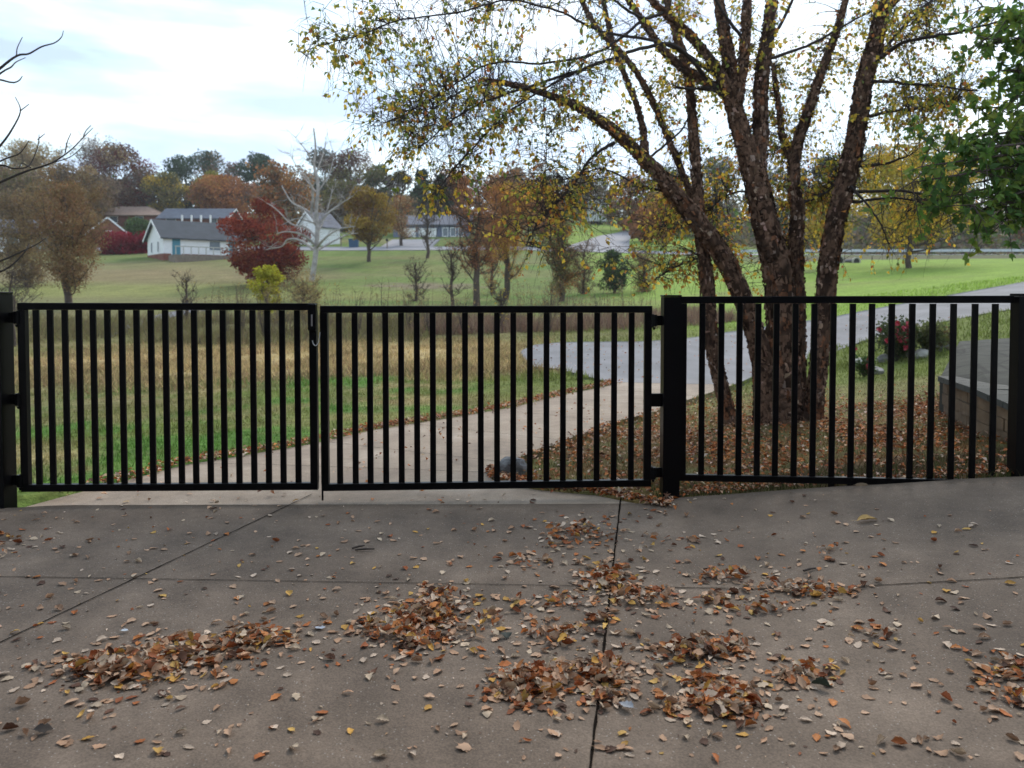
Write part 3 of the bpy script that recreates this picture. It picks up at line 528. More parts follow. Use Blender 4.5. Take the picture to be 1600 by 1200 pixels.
# ---------------------------------------------------------------- generic trees
def tree(name, label, px, base, top, hw, Y, cols, kind='leafy', n=3500, trunk='bark2', cardm=.30, group=None, z0=None, dens=1., low=.25, seed=0, shape='round', tw_px=5, lean=0, spread=1.):
    r = np.random.default_rng(seed + int(px) * 7 + int(Y)); X = (px - 800) / F * Y; gz = float(T(X, Y)) if z0 is None else z0
    ztop = float(P(px, top, Y)[2]); H = ztop - gz; hwm = hw * (1.28 if Y > 112 else 1.06) * Y / F; low = low * (.45 if Y > 112 else 1); root = empty(name, (X, Y, gz), label, 'tree' if 'tree' in name else 'shrub', group)
    org = np.array([X, Y, gz]); R0 = max(tw_px * Y / F / 2, .03)
    # trunk + limbs
    paths = []; nodes = []
    k = 8; th = H * (.8 if kind in ('bare', 'wispy') else .55 if shape != 'cone' else .95); tp = np.array([org + np.array([lean * hwm * i / k + r.normal(0, .01 * H), r.normal(0, .01 * H), -.2 if i == 0 else th * i / k]) for i in range(k + 1)])
    paths.append((tp, np.linspace(R0 * 1.15, R0 * .45, k + 1)))
    nl = 11 if kind not in ('bare', 'wispy') else 18
    for i in range(nl):
        f = r.uniform(low * .8, .95); s = tp[0] + (tp[-1] - tp[0]) * f; az = i * 2.4 + r.uniform(-.4, .4); reach = hwm * r.uniform(.55, .95) * (1 if shape != 'cone' else 1.05 - f)
        e = s + np.array([cos(az) * reach, sin(az) * reach, H * (r.uniform(.12, .42) if kind != 'wispy' else r.uniform(.15, .35))]); e[2] = min(e[2], gz + H * .97); m = (s + e) / 2 + np.array([0, 0, -.04 * H]) + r.normal(0, .02 * H, 3)
        q = smooth_path([s, m, e], 7); paths.append((q, np.linspace(R0 * (.42 if nl < 18 else .26), R0 * .07, 7))); nodes += list(q[2:])
        for _ in range(4 if kind != 'bare' else 7):
            b_ = q[r.integers(1, 6)]; d = rdir(1, r)[0]; d[2] = abs(d[2]) * .9 + .15; l2 = hwm * r.uniform(.2, .45); e2 = b_ + d * l2; q2 = smooth_path([b_, (b_ + e2) / 2 + r.normal(0, .03 * hwm, 3), e2], 5); paths.append((q2, np.linspace(R0 * .16, R0 * .05, 5))); nodes += list(q2[1:])
            if kind in ('bare', 'wispy'):
                for _2 in range(5):
                    b3 = q2[r.integers(1, 5)]; d = rdir(1, r)[0]; d[2] = abs(d[2]) + .1; e3 = b3 + d * l2 * r.uniform(.3, .7); paths.append((np.array([b3, (b3 + e3) / 2 + r.normal(0, .02 * hwm, 3), e3]), np.array([.07, .05, .02]) * R0)); nodes.append(e3)
    V, Fq = tubes(paths, 6); mesh('trunk', V, Fq, M[trunk], root, smooth=True)
    # crown
    cols = np.array(cols, float)
    if Y > 100: n = int(n * 2.1); cardm *= 1.35
    elif kind != 'bare': n = int(n * 1.5); cardm *= 1.15
    if kind == 'wispy' and Y < 112: n = int(n * 1.7); cardm *= .68
    if kind == 'bare': n = int(n * .25)
    if n > 0:
        nb = 30 if shape != 'cone' else 36; ph = r.uniform(0, 2 * pi, nb); zz = r.uniform(0, 1, nb)
        if shape == 'round': rr = np.sqrt(np.clip(1 - (zz * 2 - 1) ** 2, .12, 1)) * r.uniform(.25, .82, nb) * (1 - .0 * zz)
        elif shape == 'cone': rr = (1.02 - zz) * r.uniform(.2, .8, nb)
        elif shape == 'column': rr = np.sqrt(np.clip(1 - (zz * 2 - 1) ** 4, .2, 1)) * r.uniform(.1, .7, nb)
        bc = org + np.stack([np.cos(ph) * rr * hwm, np.sin(ph) * rr * hwm, H * (low + (1 - low) * (.08 + .84 * zz))], 1)
        bs = hwm * r.uniform(.24, .44, nb) * (1 if shape != 'cone' else .75) * spread; ci = r.integers(0, len(cols), nb); bb = r.uniform(.72, 1.25, nb)
        which = r.integers(0, nb, n); d = rdir(n, r) * (r.uniform(.25, 1, n) ** .5)[:, None] * np.array([1, 1, .72 if shape != 'cone' else .5])
        if kind == 'wispy': d *= 1.25
        pos = bc[which] + d * bs[which][:, None]
        if kind in ('bare', 'wispy') and nodes:
            nd = np.array(nodes); m2 = r.random(n) < .5; pos[m2] = nd[r.integers(0, len(nd), m2.sum())] + r.normal(0, .06 * hwm, (m2.sum(), 3))
        pos[:, 2] = np.clip(pos[:, 2], gz + .05, ztop + .2)
        sz = cardm * r.uniform(.6, 1.4, n); c = cols[ci[which]] * bb[which][:, None] * r.uniform(.75, 1.25, (n, 1)) * r.uniform(.92, 1.08, (n, 3)); alt = r.random(n) < .2; c[alt] = cols[r.integers(0, len(cols), alt.sum())]
        V, Fq = cards(pos, rdir(n, r), rdir(n, r), sz, sz * .75); mesh('crown', V, Fq, M['far'], root, col=np.repeat(c, 4, 0))
    return root
BRN = [(.24, .16, .09), (.28, .20, .10), (.18, .13, .09)]; TANT = [(.42, .33, .18), (.36, .27, .15)]; DKG = [(.045, .085, .055), (.06, .10, .06)]; ORG = [(.40, .165, .06), (.32, .14, .06), (.46, .22, .07)]; RED = [(.25, .055, .035), (.18, .035, .03), (.34, .10, .05)]
PUR = [(.14, .065, .06), (.17, .10, .085)]; GRY = [(.20, .17, .14), (.16, .14, .125)]; YEL = [(.58, .40, .055), (.44, .34, .06), (.62, .40, .05)]; YGR = [(.24, .24, .045), (.30, .27, .05)]; OLV = [(.16, .155, .06), (.21, .185, .07)]; GRN = [(.08, .13, .04), (.11, .165, .05)]
FT_ = [  # name,label,px,base,top,hw,Y,cols,kw
    ('shade_tree', 'pale tan round-topped tree on the left skyline above the grey-green house', 55, 0, 224, 44, 150, TANT, dict(n=3500, kind='wispy', shape='round', low=.35)),
    ('shade_tree', 'olive brown tree low on the left skyline beside the frame edge', 2, 0, 262, 34, 140, OLV, dict(n=2500)),
    ('bare_tree', 'tall pale nearly leafless tree rising behind the dark red oak on the left', 150, 0, 216, 34, 175, [(.4, .37, .35), (.33, .27, .22)], dict(n=5000, kind='bare', trunk='bark2', low=.5)),
    ('oak_tree', 'large brown and dark red oak left of the pines, behind the brick house', 190, 0, 226, 48, 160, BRN + PUR[:1] + RED[1:2], dict(n=4200, low=.3)),
    ('oak_tree', 'brown oak lower left of the dark red oak on the skyline', 132, 0, 258, 44, 145, BRN, dict(n=5500, low=.05)),
    ('shade_tree', 'greyish brown thicket tree behind the tan-roofed house', 225, 0, 272, 34, 168, GRY, dict(n=3200, low=.1)),
    ('pine_tree', 'dark green pine behind the yellow-orange tree on the left skyline', 292, 0, 246, 40, 170, DKG, dict(n=3600, low=.3)),
    ('pine_tree', 'thin-topped pine with sparse brown crown between the two dark pine groups', 325, 0, 231, 26, 178, DKG + BRN[:1], dict(n=1800, low=.45)),
    ('shade_tree', 'grey-brown bare-topped tree between the dark pines', 362, 0, 252, 32, 172, GRY + PUR[1:], dict(n=2600, low=.3)),
    ('pine_tree', 'dark blue-green pine left of the white sycamore crown', 405, 0, 238, 30, 168, DKG, dict(n=3300, low=.3)),
    ('maple_tree', 'yellow-orange maple above the tan-roofed house', 262, 0, 272, 32, 160, YEL[:2] + OLV, dict(n=3200, low=.25)),
    ('maple_tree', 'small yellow-green round tree above the orange-red tree', 332, 0, 268, 24, 162, YGR, dict(n=2400, low=.3)),
    ('maple_tree', 'broad rusty orange tree behind the brick ranch house', 352, 0, 280, 50, 154, ORG + [(.24, .11, .06)], dict(n=4600, low=.3, trunk='bark2')),
    ('maple_tree', 'tan-orange tree behind the top of the burgundy tree', 445, 0, 258, 40, 118, ORG + BRN, dict(n=4200, low=.2, kind='wispy')),
    ('pine_tree', 'tall dark green evergreen right behind the white sycamore', 506, 0, 230, 32, 160, DKG + GRY[1:], dict(n=4200, low=.1)),
    ('oak_tree', 'purple-red oak on the skyline right of the dark evergreen', 552, 0, 232, 42, 158, PUR + OLV, dict(n=4200, low=.15)),
    ('shade_tree', 'olive green tree on the skyline above the golden road tree', 592, 0, 257, 26, 150, OLV + GRN, dict(n=2800, low=.2)),
    ('shade_tree', 'grey-brown open tree left of the blue-grey house', 624, 0, 268, 26, 140, GRY + OLV, dict(n=2600, low=.1)),
    ('pine_tree', 'dark conical spruce just above the blue-grey house', 660, 0, 262, 26, 135, DKG + GRY[1:], dict(n=3200, shape='cone', low=.1)),
    ('pine_tree', 'dark spruce to the right of the conical spruce', 690, 0, 268, 24, 138, DKG + GRY, dict(n=2800, shape='cone', low=.1)),
    ('maple_tree', 'orange tree above the right end of the blue-grey house', 712, 0, 268, 34, 140, ORG, dict(n=3400, low=.2)),
    ('maple_tree', 'orange-brown tree right of the blue-grey house', 800, 0, 262, 44, 125, ORG + BRN, dict(n=4200, low=.1, kind='wispy')),
    ('shade_tree', 'olive tree behind the drooping birch twigs, above the side street', 862, 0, 280, 40, 150, OLV + GRN, dict(n=3500, low=.1)),
    ('shade_tree', 'brown tree above the small white house', 915, 0, 272, 38, 175, BRN + OLV, dict(n=3300, low=.15)),
    ('shade_tree', 'rusty brown tree right of the small white house', 985, 0, 278, 38, 150, ORG + BRN, dict(n=3300, low=.1)),
    ('maple_tree', 'rusty orange bushy tree beside the side street', 1008, 0, 328, 24, 118, ORG, dict(n=2200, low=.05)),
    ('shade_tree', 'dark olive tree behind the leaning birch stem', 1050, 0, 262, 42, 145, OLV + GRN + GRY, dict(n=3600, low=.1)),
    ('shade_tree', 'grey-green tree seen between the two left birch stems', 1120, 0, 248, 44, 150, GRN + GRY + OLV, dict(n=3600, low=.05)),
    ('shade_tree', 'dark grey tree seen right of the main birch trunk', 1215, 0, 252, 46, 150, GRY + GRN, dict(n=3800, low=.05)),
    ('pine_tree', 'dark evergreen behind the right birch stem beyond the road', 1290, 0, 232, 40, 150, DKG + GRY[1:], dict(n=3800, low=.05)),
    ('shade_tree', 'olive woodland tree beyond the road right of the birch', 1370, 0, 226, 46, 150, OLV + GRY, dict(n=3800, low=.05)),
    ('shade_tree', 'green-brown woodland tree behind the yellow maple', 1445, 0, 208, 48, 148, GRN + OLV, dict(n=3800, low=.05)),
    ('shade_tree', 'dark woodland tree behind the green oak branch', 1530, 0, 215, 50, 146, GRN + GRY, dict(n=3800, low=.05)),
    ('oak_tree', 'rusty brown oak at the right edge beyond the road', 1602, 0, 178, 42, 130, ORG + BRN, dict(n=3600, low=.1)),
    # nearer
    ('maple_tree', 'dark burgundy red tree hiding the right end of the white house', 420, 440, 306, 70, 62, RED, dict(n=8500, low=.02, cardm=.17, shape='round', tw_px=7)),
    ('maple_tree', 'small golden brown round tree standing by the road', 578, 392, 292, 46, 84, [(.28, .18, .05), (.38, .26, .05), (.24, .13, .06)], dict(n=5200, low=.28, cardm=.2, tw_px=6)),
    ('bare_tree', 'tall leafless brown tree in the middle of the far lawn', 746, 450, 268, 48, 46, [(.34, .15, .07), (.24, .11, .07)], dict(n=34000, kind='bare', low=.22, cardm=.08, tw_px=11)),
    ('bare_tree', 'small slender leafless tree left of the tall brown tree', 706, 452, 375, 24, 46, [(.2, .14, .08)], dict(n=800, kind='bare', low=.3, cardm=.06, tw_px=6)),
    ('bare_tree', 'dark twin-trunked tree with orange leaves right of the tall brown tree', 792, 430, 280, 44, 54, ORG + ORG + YEL[:1], dict(n=9500, kind='wispy', low=.25, cardm=.10, tw_px=10)),
    ('brown_tree', 'feathery brown tree with a straight grey trunk behind the left gate leaf', 106, 470, 262, 68, 44, [(.25, .17, .085), (.28, .20, .10), (.27, .145, .08)], dict(n=9500, kind='wispy', low=.16, cardm=.11, tw_px=10)),
    ('bushy_tree', 'dark bushy tree with orange leaves low on its left side', 878, 440, 345, 34, 50, OLV + ORG[:1] + [(.10, .06, .05)], dict(n=3800, kind='wispy', low=.05, cardm=.12, tw_px=9)),
    ('green_shrub', 'dark green rounded shrub on the lawn beside the dark bushy tree', 960, 432, 392, 28, 56, GRN + DKG, dict(n=2200, low=.0, cardm=.14)),
    ('yellow_shrub', 'bright yellow-green bush at the foot of the burgundy tree', 418, 474, 414, 28, 40, [(.52, .48, .05), (.42, .40, .05)], dict(n=2600, low=.05, cardm=.10, kind='shrub')),
    ('tan_shrub', 'pale tan seeding shrub right of the bright yellow-green bush', 474, 478, 420, 34, 38, [(.42, .30, .13), (.34, .25, .13), (.26, .2, .1)], dict(n=2200, low=.0, cardm=.07, kind='wispy')),
    ('tan_shrub', 'sparse yellow-leaved sapling in front of the right gate leaf top', 783, 480, 440, 18, 30, YEL, dict(n=260, low=.1, cardm=.07, kind='bare')),
    ('tan_shrub', 'sparse tan sapling behind the left gate leaf below the white house', 292, 505, 420, 22, 36, TANT, dict(n=500, low=.2, cardm=.07, kind='bare')),
    ('bare_shrub', 'bare thicket shrub at the left edge above the post', 20, 480, 395, 52, 26, [(.20, .15, .09)], dict(n=1200, low=.0, cardm=.05, kind='bare', trunk='bark2')),
    ('shade_tree', 'broad brown tree behind the grey-green house at the left edge', 25, 0, 268, 60, 128, BRN + OLV, dict(n=5000, low=.05)),
    ('shade_tree', 'rusty brown tree standing between the grey-green house and the brick gable', 98, 0, 290, 40, 122, BRN + ORG[:1], dict(n=4500, low=.0)),
    ('shade_tree', 'brown woodland tree below the dark red oak, behind the brown roof', 180, 0, 282, 44, 165, BRN + GRY, dict(n=4500, low=.0)),
    ('shade_tree', 'grey-brown woodland tree between the sycamore and the golden tree', 535, 0, 285, 40, 135, GRY + BRN + OLV, dict(n=4200, low=.0)),
    ('bare_shrub', 'grey leafless thicket shrub on the lawn left of the slender tree', 650, 446, 398, 24, 52, [(.22, .17, .10)], dict(n=1400, low=.0, cardm=.08, kind='bare')),
    ('tan_shrub', 'wispy orange-brown shrub between the tall brown and twin-trunked trees', 768, 436, 352, 20, 58, ORG + TANT, dict(n=1300, low=.0, cardm=.09, kind='wispy')),
    ('bare_shrub', 'reddish leafless shrub right of the dark bushy tree', 912, 436, 372, 26, 56, [(.22, .13, .09), (.18, .12, .08)], dict(n=1800, low=.0, cardm=.09, kind='wispy')),
    ('tan_shrub', 'brown scrub right of the dark green rounded shrub', 1006, 440, 388, 28, 56, BRN + ORG[:1], dict(n=1700, low=.0, cardm=.1, kind='wispy')),
    ('maple_tree', 'rusty orange maple between the bare lawn trees and the side street', 850, 400, 292, 34, 108, ORG, dict(n=2600, low=.1, cardm=.2, kind='wispy')),
    ('maple_tree', 'golden orange tree by the road left of the arching birch stem', 1035, 398, 300, 34, 106, ORG + YEL[:1], dict(n=2600, low=.1, cardm=.2, kind='wispy')),
    ('bare_tree', 'thin leafless tree in front of the blue-grey house garage', 668, 400, 300, 22, 88, [(.22, .14, .10)], dict(n=1800, low=.2, cardm=.12, kind='bare')),
    ('maple_tree', 'pale orange open tree between the golden tree and the blue-grey house', 628, 388, 306, 26, 104, ORG[:1] + TANT, dict(n=1600, low=.2, cardm=.16, kind='wispy')),
    ('bare_tree', 'feathery brown leafless tree at the far left behind the branch ends', 40, 440, 296, 52, 60, BRN, dict(n=6000, low=.0, cardm=.16, kind='wispy')),
    ('yellow_maple', 'golden yellow maple with a pale trunk in front of the road at the right', 1420, 0, 232, 110, 60, YEL + YEL + YGR, dict(n=12000, low=.24, cardm=.16, tw_px=8)),
    ('yellow_maple', 'small golden tree behind the right birch stem', 1290, 0, 285, 48, 66, YEL + YGR[:1], dict(n=3500, low=.28, cardm=.16, tw_px=6)),
]
for t in FT_:
    nm = t[0]; kw = dict(t[8])
    if nm in ('yellow_maple', 'brown_tree', 'bushy_tree'): pass
    tree(nm, t[1], t[2], t[3], t[4], t[5], t[6], t[7], **kw)
for o in COL.objects:
    if o.parent is None and o.name.startswith('yellow_maple'): o['category'] = 'tree'
# understory of the far wood: one mass nobody could count
n = 34000; ux = rng.uniform(-130, 130, n); uy = rng.uniform(112, 190, n) ; uz = T(ux, uy) + rng.uniform(0, 1, n) ** 1.3 * (4 + 7 * vnoise(ux, uy, .12, 70)) 
keep = ~((ux > 3) & (ux < 30) & (uy < 165)) & ~((ux < 2) & (ux > -80) & (uy < 158)) & ~((ux > 30) & (uy < 120)); ux, uy, uz = ux[keep], uy[keep], uz[keep]; n = len(ux)
V, Fq = cards(np.c_[ux, uy, uz], rdir(n), rdir(n), rng.uniform(.5, 1.3, n), rng.uniform(.4, 1, n)); tag(mesh('woodland', V, Fq, M['far'], col=np.repeat(pick(BRN + GRY + OLV + GRN + GRY, n), 4, 0)), 'brown and olive undergrowth of the far wood', 'woodland', kind='stuff')
# white sycamore, drawn limb by limb
SY = 52.
syc = empty('sycamore_tree', tuple(gp(487, 440)), 'white-barked leafless sycamore beside the burgundy tree', 'tree')
def sp(*pts): return [P(a, b, SY + c) for a, b, c in pts]
sl = [([(487, 440, 0), (493, 400, 0), (496, 360, 0), (494, 330, 0), (497, 290, 0), (491, 260, 0), (493, 230, 0), (490, 200, 0)], 9, 2), ([(496, 355, 0), (486, 335, 0), (472, 325, .5), (455, 315, 1), (440, 290, 1.4)], 6, 1.5), ([(486, 335, 0), (489, 305, -.5), (484, 285, -1), (470, 265, -1)], 5, 1.2), ([(496, 352, 0), (510, 335, .5), (530, 320, 1), (552, 306, 1.2)], 5, 1),
      ([(494, 388, 0), (508, 372, -1), (530, 358, -1.5), (556, 354, -2)], 5, 1), ([(494, 392, 0), (515, 380, 1), (540, 368, 1.5), (560, 364, 2)], 4, 1), ([(494, 385, 0), (475, 368, -1), (450, 362, -2), (432, 365, -2.4)], 5, 1), ([(492, 392, 0), (470, 376, .5), (450, 374, 1), (440, 385, 1.3), (415, 390, 1.6)], 5, 1), ([(493, 370, 0), (478, 356, .5), (455, 350, 1), (435, 330, 1), (420, 318, 1)], 4, 1), ([(495, 350, 0), (480, 345, -1), (462, 342, -1.5), (440, 352, -2)], 3, .8),
      ([(496, 365, 0), (505, 345, 1), (515, 315, 1.5), (520, 290, 2)], 3, .8), ([(494, 270, 0), (505, 240, .5), (510, 215, .5)], 3, .7), ([(493, 262, 0), (478, 235, -.5), (462, 215, -.6)], 3, .7), ([(497, 300, 0), (515, 270, .5), (522, 240, 1)], 3, .7), ([(494, 300, 0), (470, 270, 1), (452, 240, 1)], 3, .7)]
pa = []
for pts, w0, w1 in sl:
    q = smooth_path(sp(*pts), len(pts) * 4); pa.append((q, np.linspace(w0, w1, len(q)) * SY / F / 2))
    for _ in range(9):
        b_ = q[random.randint(2, len(q) - 1)]; d = rdir(1)[0]; d[2] = abs(d[2]) * .8 + .1; l_ = random.uniform(.6, 1.6); e_ = b_ + d * l_; pa.append((np.array([b_, (b_ + e_) / 2 + rng.normal(0, .08, 3), e_]), [.022, .013, .006]))
        for _2 in range(2):
            d2 = d + rdir(1)[0] * .7; m_ = b_ + (e_ - b_) * random.uniform(.4, .9); pa.append((np.array([m_, m_ + d2 * l_ * .3, m_ + d2 * l_ * .55]), [.010, .007, .004]))
V, Fq = tubes(pa[:1], 8); mesh('trunk', V, Fq, M['pale'], syc, smooth=True)
V, Fq = tubes(pa[1:], 5); mesh('branch', V, Fq, M['pale'], syc, smooth=True)
# leafless tree whose branch ends reach in from the left
bt = empty('bare_tree', (-8.2, 8.6, float(T(-8.2, 8.6))), 'leafless tree at the left edge whose bare branch ends cross the sky', 'tree')
bl = [[(-190, 330), (-60, 160), (0, 107), (27, 87), (45, 84), (65, 73), (85, 67), (96, 58), (99, 48)], [(26, 87), (27, 75), (35, 58)], [(-60, 160), (0, 115), (17, 105), (25, 97), (40, 90)], [(-120, 220), (-30, 130), (22, 129), (35, 119)], [(-150, 330), (-40, 270), (0, 228), (20, 200), (32, 173), (24, 152)], [(32, 173), (45, 163)],
      [(-200, 380), (-60, 312), (0, 285), (40, 268), (80, 255), (110, 235), (130, 215), (145, 200)], [(102, 238), (105, 222), (111, 208)], [(130, 215), (134, 205), (142, 196)], [(80, 255), (110, 245), (130, 228)], [(-60, 290), (0, 252), (30, 240), (45, 220)], [(-60, 260), (0, 258), (20, 263), (42, 261), (52, 248), (60, 225), (61, 210)], [(59, 218), (70, 209)], [(48, 262), (35, 255), (30, 262)],
      [(-150, 440), (-40, 420), (0, 408), (30, 395), (55, 383), (72, 372)], [(-160, 470), (-50, 440), (10, 420), (40, 392), (46, 380)]]
pa = []
for s in bl:
    q = smooth_path([P(a, b, 8.6 + .1 * i) for i, (a, b) in enumerate(s)], len(s) * 4); w0 = 7 if s[0][0] < -100 else 5 if s[0][0] < 0 else 2.6; pa.append((q, np.linspace(w0 * .75, 1.1, len(q)) * 8.6 / F / 2))
V, Fq = tubes(pa, 6); mesh('branch', V, Fq, M['twig'], bt, smooth=True)
q = smooth_path([(-8.2, 8.6, -.3), (-8.1, 8.6, 1), (-7.9, 8.6, 2.2), (-7.6, 8.6, 3.4), (-7.5, 8.7, 5)], 20); V, Fq = tubes([(q, np.linspace(.13, .05, 20))], 10); mesh('trunk', V, Fq, M['bark2'], bt, smooth=True)
# green oak at right edge
ok = empty('oak_tree', (7.6, 8.2, float(T(7.6, 8.2))), 'green-leaved oak reaching in from the right edge in front of the birch', 'tree')
q = smooth_path([(7.6, 8.2, .2), (7.6, 8.2, 2), (7.5, 8.1, 4), (7.3, 8.1, 6)], 20); pa = [(q, np.linspace(.2, .1, 20))]
ends = []; OP = []; OD = []
def oakb(a, b, n, sag=.15):
    m = (a + b) / 2 + np.array([0, 0, sag]); q = smooth_path([a, m, b], 10); pa.append((q, np.linspace(.03, .006, 10)))
    for _ in range(n):
        s = q[random.randint(3, 9)]; d = rdir(1)[0]; e_ = s + d * random.uniform(.12, .5) + np.array([0, 0, -.08]); pa.append((np.array([s, (s + e_) / 2, e_]), [.006, .004, .002]))
        for _2 in range(random.randint(4, 8)):
            f = random.uniform(.3, 1.05); c_ = s * (1 - f) + e_ * f; dd = rdir(1)[0] + np.array([0, 0, -.5]); dd /= np.linalg.norm(dd)
            OP.append(c_); OD.append(dd)
hub = np.array([7.5, 8.1, 3.2])
for (x0, y0, Y, n) in ((1540, 60, 7.6, 12), (1580, 20, 7.4, 14), (1560, 110, 7.8, 14), (1600, 60, 7.6, 12), (1535, 10, 8, 12), (1590, 150, 7.6, 14), (1530, 170, 8, 12), (1560, 215, 7.8, 14), (1500, 215, 7.4, 13), (1470, 240, 7.2, 13), (1440, 260, 7.1, 13), (1425, 285, 7.1, 10), (1500, 270, 7.4, 16), (1540, 260, 7.6, 16), (1590, 250, 7.6, 16), (1470, 310, 7.4, 12), (1520, 320, 7.2, 16), (1570, 310, 7.5, 16), (1600, 325, 7.6, 16), (1540, 325, 7.4, 9), (1580, 335, 7.4, 10), (1480, 320, 7.6, 6), (1620, 200, 7.6, 12), (1620, 290, 7.4, 14), (1505, 290, 7.8, 10), (1605, 110, 7.9, 12)):
    e_ = P(x0, y0, Y); oakb(hub + np.array([0, 0, (e_[2] - hub[2]) * .5]), e_, int(n * 3.3))
V, Fq = tubes(pa, 6); mesh('trunk', V, Fq, M['bark2'], ok, smooth=True)
OP = np.array(OP); OD = np.array(OD); n = len(OP); PPs = []; DD = []; SS = []
U_ = rdir(n); S_ = np.cross(OD, U_); S_ /= np.linalg.norm(S_, axis=1)[:, None]
for a_, l_ in ((0, .095), (.75, .065), (-.75, .065)):
    PPs.append(OP); DD.append(OD * cos(a_) + S_ * sin(a_)); SS.append(rng.uniform(.8, 1.2, n) * l_)
PPs = np.r_[tuple(PPs)]; DD = np.r_[tuple(DD)]; SS = np.r_[tuple(SS)]; V, Fq = cards(PPs, DD, np.r_[U_, U_, U_], SS, SS * .5, .12)
oc = pick([(.12, .22, .045), (.16, .26, .05), (.085, .17, .045), (.22, .29, .05)], n); mesh('crown', V, Fq, M['leaf'], ok, col=np.repeat(np.r_[oc, oc, oc], 4, 0))
# ---------------------------------------------------------------- houses
def house(label, px, py, Y, rot, W, Ln, wh, rh, wallm, roofm, wins=(), doors=(), base=None, name='house', over=.4, hip=0., extra=None):
    """W = gable end width (local x), Ln = length along local y; front gable end at local y=0; px,py = its left corner on the ground"""
    p = P(px, py, Y); root = empty(name, (p[0], p[1], p[2]), label, 'house')
    c, s = cos(rot), sin(rot); Rm = [[c, -s, 0], [s, c, 0], [0, 0, 1]]; xf = (Rm, p); z0 = -1.2
    b = MB(); V = [(0, 0, z0), (W, 0, z0), (W, Ln, z0), (0, Ln, z0), (0, 0, wh), (W, 0, wh), (W, Ln, wh), (0, Ln, wh)]
    if hip: b.add(V, [(0, 1, 5, 4), (1, 2, 6, 5), (2, 3, 7, 6), (3, 0, 4, 7)])
    else: b.add(V + [(W / 2, 0, rh), (W / 2, Ln, rh)], [(0, 1, 5, 8, 4), (1, 2, 6, 5), (2, 3, 7, 9, 6), (3, 0, 4, 7)])
    b.build('wall', wallm, root, xf=xf)
    if base: MB().box((-.03, -.03, z0), (W + .03, Ln + .03, .35)).build('foundation', base, root, xf=xf)
    o = over; k = (rh - wh) / (W / 2); zo = wh - o * k; t = .14; r = MB()
    if hip: r.add([(-o, -o, wh), (W + o, -o, wh), (W + o, Ln + o, wh), (-o, Ln + o, wh), (W / 2, hip, rh), (W / 2, Ln - hip, rh)] + [(-o, -o, wh - .12), (W + o, -o, wh - .12), (W + o, Ln + o, wh - .12), (-o, Ln + o, wh - .12)], [(0, 1, 4), (1, 2, 5, 4), (2, 3, 5), (3, 0, 4, 5), (0, 6, 7, 1), (1, 7, 8, 2), (2, 8, 9, 3), (3, 9, 6, 0), (6, 9, 8, 7)])
    else:
        for sx in (0, 1):
            X0 = -o if sx == 0 else W + o; q = [(X0, -o, zo), (W / 2, -o, rh), (W / 2, Ln + o, rh), (X0, Ln + o, zo)]; V = q + [(a_, b_, c_ + t) for a_, b_, c_ in q]; r.add(V, [(3, 2, 1, 0), (4, 5, 6, 7), (0, 1, 5, 4), (1, 2, 6, 5), (2, 3, 7, 6), (3, 0, 4, 7)])
        f = MB()
        for sx in (0, 1):
            X0 = -o if sx == 0 else W + o; f.beam((X0, -o - .03, zo), (W / 2, -o - .03, rh), .22, .04)
        f.build('rake_board', M['white'], root, xf=xf)
    r.build('roof', roofm, root, xf=xf)
    def opening(face, a, z, w_, h_, nm, m_, frame=True):
        if face == 'g': q = lambda u, v, d: (u, -d, v)
        elif face == 'r': q = lambda u, v, d: (W + d, u, v)
        else: q = lambda u, v, d: (-d, u, v)
        def bx(mb, u0, u1, v0, v1, d0, d1):
            A = q(u0, v0, d0); B = q(u1, v1, d1); mb.box(tuple(min(i, j) for i, j in zip(A, B)), tuple(max(i, j) for i, j in zip(A, B)))
        o1 = MB(); bx(o1, a, a + w_, z, z + h_, .0, .05); ob = o1.build(nm, m_, root, xf=xf)
        if frame:
            fr_ = MB(); e_ = .1
            for u0, u1, v0, v1 in ((a - e_, a, z - e_, z + h_ + e_), (a + w_, a + w_ + e_, z - e_, z + h_ + e_), (a, a + w_, z + h_, z + h_ + e_), (a, a + w_, z - e_, z)): bx(fr_, u0, u1, v0, v1, .0, .08)
            fo = fr_.build('frame', M['white'], None, xf=xf); fo.parent = ob; fo.matrix_parent_inverse.identity()
            fo.location = -np.array(root.location)
    for wn in wins: opening(wn[0], wn[1], wn[2], wn[3], wn[4], 'window', M['glass'])
    for dn in doors: opening(dn[0], dn[1], dn[2], dn[3], dn[4], 'door' if len(dn) < 6 else dn[5], dn[6] if len(dn) > 6 else M['teal'], len(dn) < 7)
    if extra: extra(root, xf)
    return root
def deck(root, xf):
    d = MB(); d.box((7.0, .3, -.9), (9.4, 8.6, .1)); d.build('deck', M['wood'], root, xf=xf); r = MB()
    for i in range(11): r.box((9.3, .35 + i * .8, .1), (9.38, .43 + i * .8, 1.0))
    r.box((9.28, .3, .95), (9.4, 8.6, 1.05)); r.build('railing', M['concr'], root, xf=xf)
house('small white house with a dark roof and brick foundation beside the burgundy tree', 231, 404, 90, -radians(50), 6.2, 9.0, 2.2, 4.2, M['white'], M['shingle'], wins=(('g', 1.6, .6, .5, 1.1), ('g', 4.2, .6, .5, 1.1), ('r', 5.0, .9, 1.2, 1.0)), doors=(('r', .9, .1, .9, 2.0), ('r', 7.2, .1, .9, 2.0)), base=M['brick'], extra=deck)
house('red brick gable end house left of the burgundy hedge', 133, 384, 112, radians(22), 6.0, 12, 1.6, 4.2, M['brick'], M['shingle3'], wins=(('g', 2.5, 1.4, .9, .8),), over=.3)
def porch(root, xf):
    for i in range(4): MB().box((-1.5, 2.0 + i * 1.7, -.5), (-1.25, 2.25 + i * 1.7, 2.5)).build('column', M['white'], root, xf=xf)
